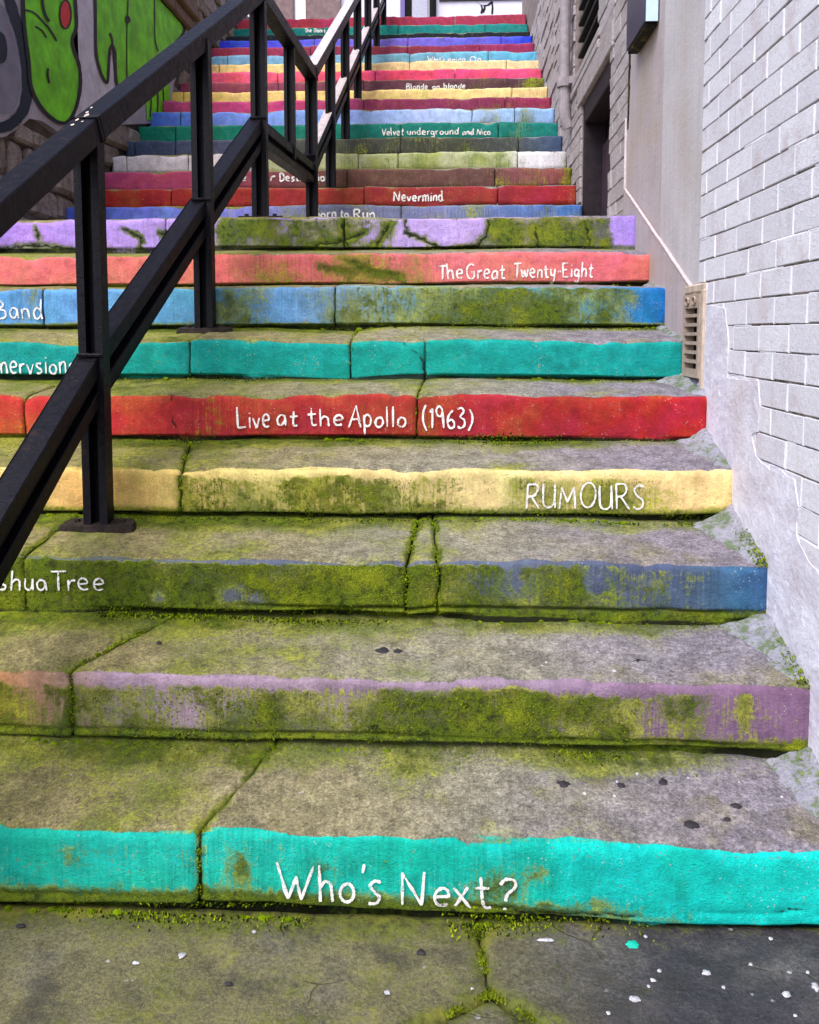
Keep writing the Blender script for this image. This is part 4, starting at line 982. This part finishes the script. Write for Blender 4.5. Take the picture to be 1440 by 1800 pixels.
# rubble wall beyond it
fr_ = thing('rubble_wall', 'tall brown rubble wall beside the top steps', 'wall', (-3, 10.4, 4))
box('wall_core', (-4.2, 9.31, 3.), (XG - .05, 11.95, EYE + 6.2), M_RUBJ, fr_)
z_save = None
def upper(parent):
    rnd = random.Random(21); z = EYE + 2.2
    while z < EYE + 5.2:
        ch = rnd.uniform(.14, .24); y = 9.32
        while y < 11.9:
            L = min(rnd.uniform(.18, .44), 11.93 - y)
            if L > .05 and z + ch > stair_z(y + L) - .05:
                o = link('stone', rnd.choice(rm), None, parent); o.location = (XG + rnd.uniform(-.02, .02), y + L / 2, z + ch / 2); o.rotation_euler = (rnd.uniform(-.05, .05), 0, math.pi + rnd.uniform(-.08, .08)); o.scale = (1, (L - .016) / .34, (ch - .016) / .2)
            y += L
        z += ch
upper(fr_)

# ------------------------------------------------------------------ building across the street at the top
FY = 14.2
wb = thing('white_building', 'white rendered building across the street above the stairs', 'building', (0, 14.5, TT[26]))
zb0 = TT[26]
M_WW = plaster('white_house_render', lin((214, 206, 220)), .05, 4, .002); M_BRN = plaster('brown_brickwork', lin((126, 104, 104)), .2, 14, .004)
fx = lambda px: atY(px, 15, FY).x
def fbox(name, a, b, z0, z1, d, mat, par=wb, bev=.004): return box(name, (fx(a), FY - d, z0), (fx(b), FY + .3, z1), mat, par, bev)
fbox('wall', 300, 1200, zb0 - .3, zb0 + 6, 0, M_WW)
zl = atY(800, 2, FY).z
box('string_course', (fx(772), FY - .03, zl), (fx(990), FY + .1, zl + .03), M_SLATE, wb)
fbox('brick_pier', 480, 516, zb0, zb0 + 3.5, .06, M_BRN); fbox('brick_pier', 541, 600, zb0, zb0 + 3.5, .08, M_BRN)
wdo = fbox('window', 517, 540, zb0 + .15, zb0 + 2.2, .02, simple('bright_pane', lin((226, 232, 248)), .25, .05, 10)); fbox('glazing_bar', 516.5, 518.5, zb0 + .15, zb0 + 2.2, .05, M_BRN, wdo); fbox('glazing_bar', 538, 540.5, zb0 + .15, zb0 + 2.2, .05, M_BRN, wdo)
fbox('shutter', 704, 712, zb0, zb0 + 2.4, .05, simple('violet_shutter', lin((110, 96, 150)), .6)); d_ = fbox('doorway', 712, 724, zb0, zb0 + 2.4, .02, M_BLACK); fbox('door', 726, 752, zb0, zb0 + 2.4, .03, simple('grey_door', lin((170, 170, 186)), .6))
bm = bmesh.new(); tube(bm, [(fx(761), FY - .06, zb0 + 4), (fx(761), FY - .06, zb0 + .22), (fx(764), FY - .07, zb0 + .10), (fx(772), FY - .09, zb0 + .05)], .055, 10); bmobj('waste_pipe', bm, M_BLACK, wb)
def mk(px, py): a = atY(px, py, FY); return (a.x, FY - .004, a.z)
bm = bmesh.new()
for P in ([(838, 3), (845, 8), (852, 10), (858, 9), (864, 4), (866, 3)], [(846, 9), (848, 16), (846, 24)], [(852, 9), (852, 15), (849, 22)], [(865, 4), (866, 14), (865, 25)]):
    prev = None
    for x, y in P:
        cur = [bm.verts.new(mk(x - 1.8, y - 1)), bm.verts.new(mk(x + 1.8, y + 1))]
        if prev: bm.faces.new((prev[0], prev[1], cur[1], cur[0]))
        prev = cur
bmobj('graffiti_mark', bm, GD, wb)

# ------------------------------------------------------------------ steel handrail
hr = thing('steel_handrail', 'black steel handrail with flanged posts climbing the stairs', 'handrail', (-1.05, 2.62, TT[2]))
E_ = EYE
POST = [(-.0375, -.026), (.0375, -.026), (.0375, .026), (.014, .026), (.014, -.008), (-.014, -.008), (-.014, .026), (-.0375, .026)]
def post(x, y, z0, z1, sc=1.):
    bm = bmesh.new()
    A = [bm.verts.new((x + p * sc, y - q * sc, z0)) for p, q in POST]; B = [bm.verts.new((x + p * sc, y - q * sc, z1)) for p, q in POST]; n = len(POST)
    for k in range(n): bm.faces.new((A[k], A[(k + 1) % n], B[(k + 1) % n], B[k]))
    bm.faces.new(A); bm.faces.new(B)
    bmesh.ops.triangulate(bm, faces=[f for f in bm.faces if len(f.verts) > 4])
    return bmobj('post', bm, M_STEEL, hr)
P0, P1, P2, P3, P4 = (-1.114, 1.66), (-1.085, 2.62), (-1.012, 3.57), (-.955, 4.38), (-.935, 5.87)
top1 = lambda y: E_ + .607 + .594 * (y - 2.62); mid1 = lambda y: E_ - .122 + .632 * (y - 2.62)
top2 = lambda y: E_ + 1.70 + .568 * (y - 5.87); mid2 = lambda y: E_ + 1.12 + .565 * (y - 5.87)
def foot(y, z=None):
    for i in range(26, -1, -1):
        if y >= TY[i]:
            D, zb = depth(i); return TT[i] + (zb - TT[i]) / D * min(D, y - TY[i]) + (0 if i != 8 or y - TY[8] < .36 else .09 * (y - TY[8] - .36))
    return 0
def plate(x, y, z):
    bm = bmesh.new(); vs = []
    n = 12
    rim = [(.118 * (abs(math.cos(a)) ** .35) * math.copysign(1, math.cos(a)) * (1 + .2 * fn(a * 3, x)), .045 * (abs(math.sin(a)) ** .4) * (1 + .25 * fn(a * 4, x, 5.)) * math.copysign(1, math.sin(a))) for a in (2 * math.pi * k / n for k in range(n))]
    A = [bm.verts.new((x + p, y + q, z - .01 + .10 * q)) for p, q in rim]; B = [bm.verts.new((x + p * .93, y + q * .93, z + .012 + .10 * q + .004 * fn(p * 30, q * 30))) for p, q in rim]
    for k in range(n): bm.faces.new((A[k], A[(k + 1) % n], B[(k + 1) % n], B[k]))
    bm.faces.new(B); o = bmobj('base_plate', bm, M_RUST, hr)
    for s in (-1, 1):
        bm = bmesh.new(); tube(bm, [(x + s * .07, y, z), (x + s * .07, y, z + .022)], .011, 6); bmobj('bolt', bm, M_RUST, o)
M_RUST = simple('rusty_plate', lin((38, 28, 24)), .85, .8, 24, .012)
for (x, y) in (P0, P1, P2, P3):
    post(x, y, foot(y) - .03, top1(y) - .01)
    plate(x, y, foot(y) + .004)
post(P4[0], P4[1], foot(5.87) - .05, E_ + 1.70 - .01)
up = [(-.918, 6.66), (-.915, 7.56), (-.906, 8.46), (-.894, 9.36), (-.882, 10.26), (-.871, 11.12)]
for x, y in up: post(x, y, foot(y) - .03, top2(y) - .01, .95)
xm = -.945; post(xm, 5.15, E_ + 1.0, E_ + 1.68, .8)
TOPR = [(-.038, -.040), (.038, -.040), (.038, .030), (-.038, .030)]
MIDR = [(-.046, -.070), (.022, -.070), (.022, -.030), (-.012, -.030), (-.012, .006), (.022, .006), (.022, .054), (-.046, .054)]
def rail(name, prof, A, B):
    bm = bmesh.new(); sweep(bm, prof, A, B)
    bmesh.ops.triangulate(bm, faces=[f for f in bm.faces if len(f.verts) > 4])
    es = [e for e in bm.edges if len(e.link_faces) == 2 and e.calc_face_angle(0) > .6]
    bmesh.ops.bevel(bm, geom=es, offset=.003, segments=1, affect='EDGES')
    return bmobj(name, bm, M_STEEL, hr)
def xr1(y):
    if y < P1[1]: return P1[0] + (y - P1[1]) * .03
    return P1[0] + (y - P1[1]) * ((P3[0] - P1[0]) / (P3[1] - P1[1]))
tr = rail('top_rail', TOPR, (P1[0], P1[1] - .01, top1(P1[1] - .01)), (P3[0], P3[1] + .03, top1(4.41))); rail('top_rail', TOPR, (xr1(1.2), 1.2, top1(1.2)), (P1[0], P1[1] + .01, top1(P1[1] + .01) - .001))
rail('mid_rail', MIDR, (P1[0], P1[1] - .01, mid1(P1[1] - .01)), (P3[0], P3[1] + .02, mid1(4.40))); rail('mid_rail', MIDR, (xr1(1.2), 1.2, mid1(1.2) - .055), (P1[0], P1[1] + .01, mid1(P1[1] + .01) - .001))
rail('top_rail', TOPR, (P3[0], P3[1], top1(4.38) - .003), (P4[0], P4[1] + .03, E_ + 1.69)); rail('mid_rail', MIDR, (P3[0], P3[1], mid1(4.38) - .005), (P4[0], P4[1] + .02, E_ + 1.055))
rail('top_rail', TOPR, (P4[0], P4[1] - .02, top2(5.85)), (-.871, 11.2, top2(11.2))); rail('mid_rail', MIDR, (P4[0], P4[1] - .02, mid2(5.85)), (-.871, 11.2, mid2(11.2)))
M_CAP = simple('worn_pale_rail_top', lin((190, 176, 178)), .6, .25, 25, .002)
for nm, f_, o_ in (('top', top2, .0305), ('mid', mid2, .0545)):
    bm = bmesh.new(); sweep(bm, [(-.034 if nm == 'top' else -.046, 0), (.034 if nm == 'top' else .019, 0), (.034 if nm == 'top' else .019, .003), (-.034 if nm == 'top' else -.046, .003)], Vector((P4[0], P4[1] + .03, f_(5.90) + o_ / .87)), Vector((-.871, 11.18, f_(11.18) + o_ / .87)))
    o = bmobj('rail_cap', bm, M_CAP, hr); o['label'] = 'pale worn top face of the rail'
for (x, y) in (P1, P2, P3):
    bm = bmesh.new(); zc = mid1(y) + .075
    tube(bm, [(x - .040 + .080 * k / 12, y - .030 + .002 * fn(k * 1.3, x), zc - .02 + .003 * fn(k * .9, y)) for k in range(13)], .006, 6); bmobj('weld_bead', bm, M_STEEL, hr)
# scratched bare paint on the top rail
dr = Vector((xr1(3) - xr1(2), 1, .594)).normalized(); sv = Vector((1, 0, 0)); nv = sv.cross(dr)
bm = bmesh.new()
for k, (y, s, L, w_) in enumerate(((2.56, -.012, .016, .010), (2.60, -.016, .022, .008), (2.635, -.004, .030, .012), (2.66, -.014, .018, .008), (2.70, -.02, .014, .006), (2.585, .006, .010, .006))):
    c = Vector((xr1(y), y, top1(y))) + nv * .0312 + sv * s
    bm.faces.new([bm.verts.new(c + dr * L * a + sv * w_ * b) for a, b in ((-.5, -.2), (.1, -.6), (.6, -.1), (.2, .5), (-.3, .45))])
bmobj('chipped_paint', bm, M_CHIP, tr)

# ------------------------------------------------------------------ mortar fillets where treads meet the wall
def fillet(i, w0, w1, h0, seed):
    D, zb = depth(i); nx, ny = 16, 16; vs, fs = [], []
    for a in range(nx + 1):
        for b in range(ny + 1):
            q = b / ny; w_ = (w0 + (w1 - w0) * q) * (1 + .25 * fn(q * 5, seed)); u = a / nx
            x = .872 - w_ * u; y = TY[i] + .012 + (D - .012) * q
            base = surf(i, x, -(y - TY[i])).z
            hh = h0 * (.35 + .65 * q) * (1 - u) ** 1.4 * (1 + .5 * fb(x * 16, y * 16, seed)) - .008 * sm(.75, 1., u) + .006 * fb(x * 40, y * 40, seed) - .012 * (b == 0)
            vs.append((x, y, base + hh))
    for a in range(nx):
        for b in range(ny):
            k = a * (ny + 1) + b; fs.append((k, k + 1, k + ny + 2, k + ny + 1))
    me = mesh('mortar_fillet', vs, fs, True); o = link('mortar_fillet', me, M_MORT, steps[i])
    for p in me.polygons:
        if p.normal.z < 0: p.flip()
for i, a in enumerate(((.05, .13, .05), (.06, .17, .045), (.05, .15, .06), (.06, .16, .05), (.05, .13, .04), (.03, .06, .02), (.03, .05, .02))): fillet(i, *a, i + 1.)

# ------------------------------------------------------------------ gum and paint spots
M_GUM = simple('trodden_gum', (.022, .019, .024), .7, .3, 60, .002); M_SPOT = simple('white_spot', lin((172, 170, 178)), .8, .4, 120)
M_TEAL = simple('teal_splash', lin((20, 170, 150)), .7, .2, 60)
def spot(name, px, py, rx, ry, i, mat, parent):
    if i < 0: c = atZ(px, py, .004)
    else:
        c = None; D, zb = depth(i)
        for k in range(200):
            y = TY[i] + D * k / 200; a = atY(px, py, y)
            if a.z <= TT[i] + (zb - TT[i]) / D * (y - TY[i]): c = a; break
        if c is None: return
    rx *= .85; ry *= .85; sx = rx * c.y / FPX; tilt = (EYE - c.z) / c.y; sy = ry * c.y / FPX / max(.2, tilt + .12)
    bm = bmesh.new(); n = 22; rim = []
    for k in range(n):
        a = 2 * math.pi * k / n; r_ = 1 + .45 * fn(math.cos(a) * 1.6 + px, math.sin(a) * 1.6 + py) + .25 * fn(math.cos(a) * 5 + px, math.sin(a) * 5)
        x = c.x + sx * r_ * math.cos(a); y = c.y + sy * r_ * math.sin(a)
        z = (.004 + .006 * fb(x * 2.2, y * 2.2, 3 if x < .07 else 7)) if i < 0 else surf(i, x, -(y - TY[i])).z + .0008
        z += .0014; rim.append((x, y, z))
    cz = sum(p[2] for p in rim) / n
    V = [bm.verts.new((x, y, z - .002)) for x, y, z in rim]; W = [bm.verts.new((c.x + (x - c.x) * .75, c.y + (y - c.y) * .75, z + .0010)) for x, y, z in rim]
    for k in range(n): bm.faces.new((V[k], V[(k + 1) % n], W[(k + 1) % n], W[k]))
    bm.faces.new(W)
    bmobj(name, bm, mat, parent, None, True)
for px, py, rx, ry in ((990, 1385, 15, 7), (1092, 1385, 10, 5), (1166, 1378, 9, 7), (1215, 1452, 16, 8), (1294, 1418, 12, 4), (550, 1423, 9, 4), (568, 1382, 12, 7), (1278, 1441, 8, 3), (640, 1420, 8, 10), (20, 1447, 10, 4), (95, 1375, 4, 2)): spot('gum_spot', px, py, rx, ry, 0, M_GUM, steps[0])
for px, py, rx, ry in ((700, 1143, 9, 4), (1125, 1163, 14, 4), (1265, 1108, 20, 4), (672, 1143, 14, 5), (280, 1134, 6, 2)): spot('gum_spot', px, py, rx, ry, 1, M_GUM, steps[1])
for px, py, r_ in ((1080, 1405, 4), (1028, 1402, 4), (1120, 1364, 3), (1210, 1373, 3), (1300, 1376, 3), (1375, 1402, 3), (1085, 1378, 3)): spot('paint_speck', px, py, r_, r_ * .6, 0, M_SPOT, steps[0])
for px, py, r_ in ((1050, 1148, 3), (1150, 1147, 3), (1080, 1181, 5), (960, 1165, 3), (1210, 1155, 3)): spot('paint_speck', px, py, r_, r_ * .6, 1, M_SPOT, steps[1])
for px, py, rx, ry in ((320, 1678, 7, 8), (1242, 1707, 9, 6), (1115, 1755, 12, 8), (1148, 1722, 6, 4), (1140, 1733, 4, 3), (1160, 1705, 5, 3), (960, 1654, 18, 4), (681, 1743, 7, 5), (1070, 1780, 5, 4), (1272, 1732, 4, 3), (1382, 1745, 9, 7), (1434, 1733, 7, 10), (1320, 1693, 4, 3), (1355, 1650, 5, 3), (238, 1692, 8, 4), (447, 1637, 4, 3), (1420, 1708, 4, 3), (1398, 1784, 4, 3), (830, 1735, 3, 2), (1135, 1646, 4, 3)): spot('paint_speck', px, py, rx, ry, -1, M_SPOT, PAV)
for px, py, rx, ry in ((402, 1728, 9, 4), (36, 1628, 12, 4), (740, 1672, 10, 8)): spot('gum_spot', px, py, rx, ry, -1, M_GUM, PAV)
spot('paint_splash', 1112, 1660, 16, 9, -1, M_TEAL, PAV)

# ------------------------------------------------------------------ living moss
def mossy():
    g = NT('moss_tufts'); c = g.attr('col', 'Color'); n = g.noise(30, 4)
    return g.done(g.mix(1., c, g.step(n, .3, .7, .7, 1.3), 'MULTIPLY'), .95, spec=.1)
M_TUFT = mossy()
def moss_field():
    rnd = random.Random(77); vs, fs, cs = [], [], []
    def blade(p, nrm, L, w_, c):
        t = Vector((rnd.gauss(0, .6), rnd.gauss(0, .6), rnd.gauss(0, .6))); d = (nrm + t).normalized(); a = d.orthogonal().normalized()
        a = Matrix.Rotation(rnd.uniform(0, 6.28), 3, d) @ a; b = d.cross(a); k = len(vs)
        vs.extend((p + a * w_, p - a * w_ * .5 + b * w_ * .86, p - a * w_ * .5 - b * w_ * .86, p + d * L)); fs.extend(((k, k + 1, k + 3), (k + 1, k + 2, k + 3), (k + 2, k, k + 3)))
        cs.extend([c] * 4)
    def tint():
        r_ = rnd.random(); return mix(MOSS_M, MOSS_Y, r_ * .5) if rnd.random() < .6 else mix(MOSS_D, MOSS_M, r_)
    for i in range(9):
        h = TT[i] - TB[i]; s = ST[i]
        foot_ = s.get('foot', (.4, .01))[0]
        # along the riser foot
        for k in range(5200 if i < 5 else 1500):
            x = rnd.uniform(-1.35 if i > 2 else -1.0, .86)
            dens = foot_ * (1 if i else ramp([(-1.5, 1.), (.05, 1.), (.3, .35), (.6, .05)], x)) * (.3 + 1.5 * fb(x * 2.6, i * 3.3))
            if rnd.random() > dens: continue
            if rnd.random() < .5: v = h - abs(rnd.gauss(0, .012)); p = surf(i, x, v); n_ = Vector((0, -1, .3))
            elif i: D, zb = depth(i - 1); q = abs(rnd.gauss(0, .016)); p = surf(i - 1, x, -(D - q)); n_ = Vector((0, -.2, 1))
            else: p = Vector((x, TY[0] - abs(rnd.gauss(0, .02)), .001)); n_ = Vector((0, 0, 1))
            blade(p, n_, rnd.uniform(.003, .011), rnd.uniform(.0015, .0034), tint() if rnd.random() < .7 else MOSS_D)
        # fuzz on the mossy faces
        for k in range(7000 if i < 4 else 2600):
            x = rnd.uniform(-1.3, .86); v = rnd.uniform(.012, h)
            cov = ramp(s['M'], x) + .1 * (v / h - .5) + 1.1 * fb(x * 9, v * 9, i + 50., 2) * .5
            if s.get('top') and v < s['top']: continue
            if cov < .55 or rnd.random() > cov * .7: continue
            p = surf(i, x, v); blade(p, Vector((0, -1, .4)), rnd.uniform(.002, .005), rnd.uniform(.0012, .0025), tint())
        # joints
        for a, b in s['j']:
            xa = atY(a, PYM[i], TY[i]).x; xb = xa + (atY(b, PYM[i], TY[i]).x - xa) * 1.6; D, zb = depth(i)
            for k in range(260 if i < 4 else 50):
                q = rnd.random(); t = fb(q * 4, i * 2., a * .1)
                if t < -.1: continue
                if rnd.random() < .65: x = xa + (xb - xa) * q + rnd.gauss(0, .006); p = surf(i, x, -D * q); n_ = Vector((0, 0, 1)); p.z -= .003
                else: x = xa + rnd.gauss(0, .005); p = surf(i, x, h * q); n_ = Vector((0, -1, 0)); p.y += .003
                blade(p, n_, rnd.uniform(.003, .008), rnd.uniform(.0015, .003), tint())
    # raised cushions in the damp corners
    bmi = bmesh.new(); bmesh.ops.create_icosphere(bmi, subdivisions=2, radius=1); ico = [v.co.copy() for v in bmi.verts]; icf = [[v.index for v in f.verts] for f in bmi.faces]; bmi.free()
    def cushion(p, a, b, c_):
        k = len(vs); col = mix(MOSS_D, MOSS_M, rnd.uniform(.35, .95)); sd = rnd.uniform(0, 99)
        for q in ico:
            r_ = 1 + .35 * fb(q.x * 2 + sd, q.y * 2, q.z * 2)
            vs.append(p + Vector((q.x * a, q.y * b, q.z * c_)) * r_); cs.append(mix(col, MOSS_D, .5 * max(0, -q.z)))
        fs.extend(tuple(k + t for t in f) for f in icf)
        for _ in range(14):
            q = rnd.choice(ico)
            if q.z > -.2: blade(p + Vector((q.x * a, q.y * b, q.z * c_)), q.copy(), rnd.uniform(.002, .005), .0014, mix(col, MOSS_Y, .3))
    for i in range(7):
        for k in range(70 if i < 5 else 25):
            x = rnd.uniform(-1.3, .84)
            if i == 0 and x > .25: continue
            if fb(x * 1.8, i * 5.1 + 3) < .02: continue
            D, zb = depth(i - 1) if i else (0, 0); q = abs(rnd.gauss(0, .007))
            p = surf(i - 1, x, -(D - q)) if i else Vector((x, TY[0] - q, 0.))
            sz = rnd.uniform(.4, 1.0); cushion(p, .012 * sz, .008 * sz, .009 * sz)
    # foot of the wall and crack in the paving
    for k in range(2200):
        y = rnd.uniform(1.5, 2.75); z = 0 if y < 1.8 else surf(max(j for j in range(27) if TY[j] <= y), .84, -(y - max(t for t in TY if t <= y))).z
        if fb(y * 5, 2.2) < -.05: continue
        blade(Vector((.858 - abs(rnd.gauss(0, .014)), y, z + abs(rnd.gauss(0, .012)))), Vector((-.6, -.2, .7)), rnd.uniform(.004, .011), rnd.uniform(.002, .0035), tint())
    for (a, b) in ((K1, K2), (K2, K3), (K2, K4)):
        for k in range(420):
            q = rnd.random(); x = a[0] + (b[0] - a[0]) * q + rnd.gauss(0, .006); y = a[1] + (b[1] - a[1]) * q + rnd.gauss(0, .005)
            if fb(q * 5, a[0] * 9) < -.1: continue
            blade(Vector((x, y, -.006)), Vector((0, 0, 1)), rnd.uniform(.003, .008), rnd.uniform(.0015, .003), mix(tint(), (.06, .06, .01), .4))
    me = bpy.data.meshes.new('moss'); me.from_pydata([tuple(v) for v in vs], [], fs); me.update()
    at = me.attributes.new('col', 'FLOAT_COLOR', 'POINT'); at.data.foreach_set('color', [q for c in cs for q in (*c, 1.)])
    o = link('moss', me, M_TUFT, None, 'stuff'); tag(o, 'bright green moss growing along the step joints and wall foot', 'moss')
moss_field()
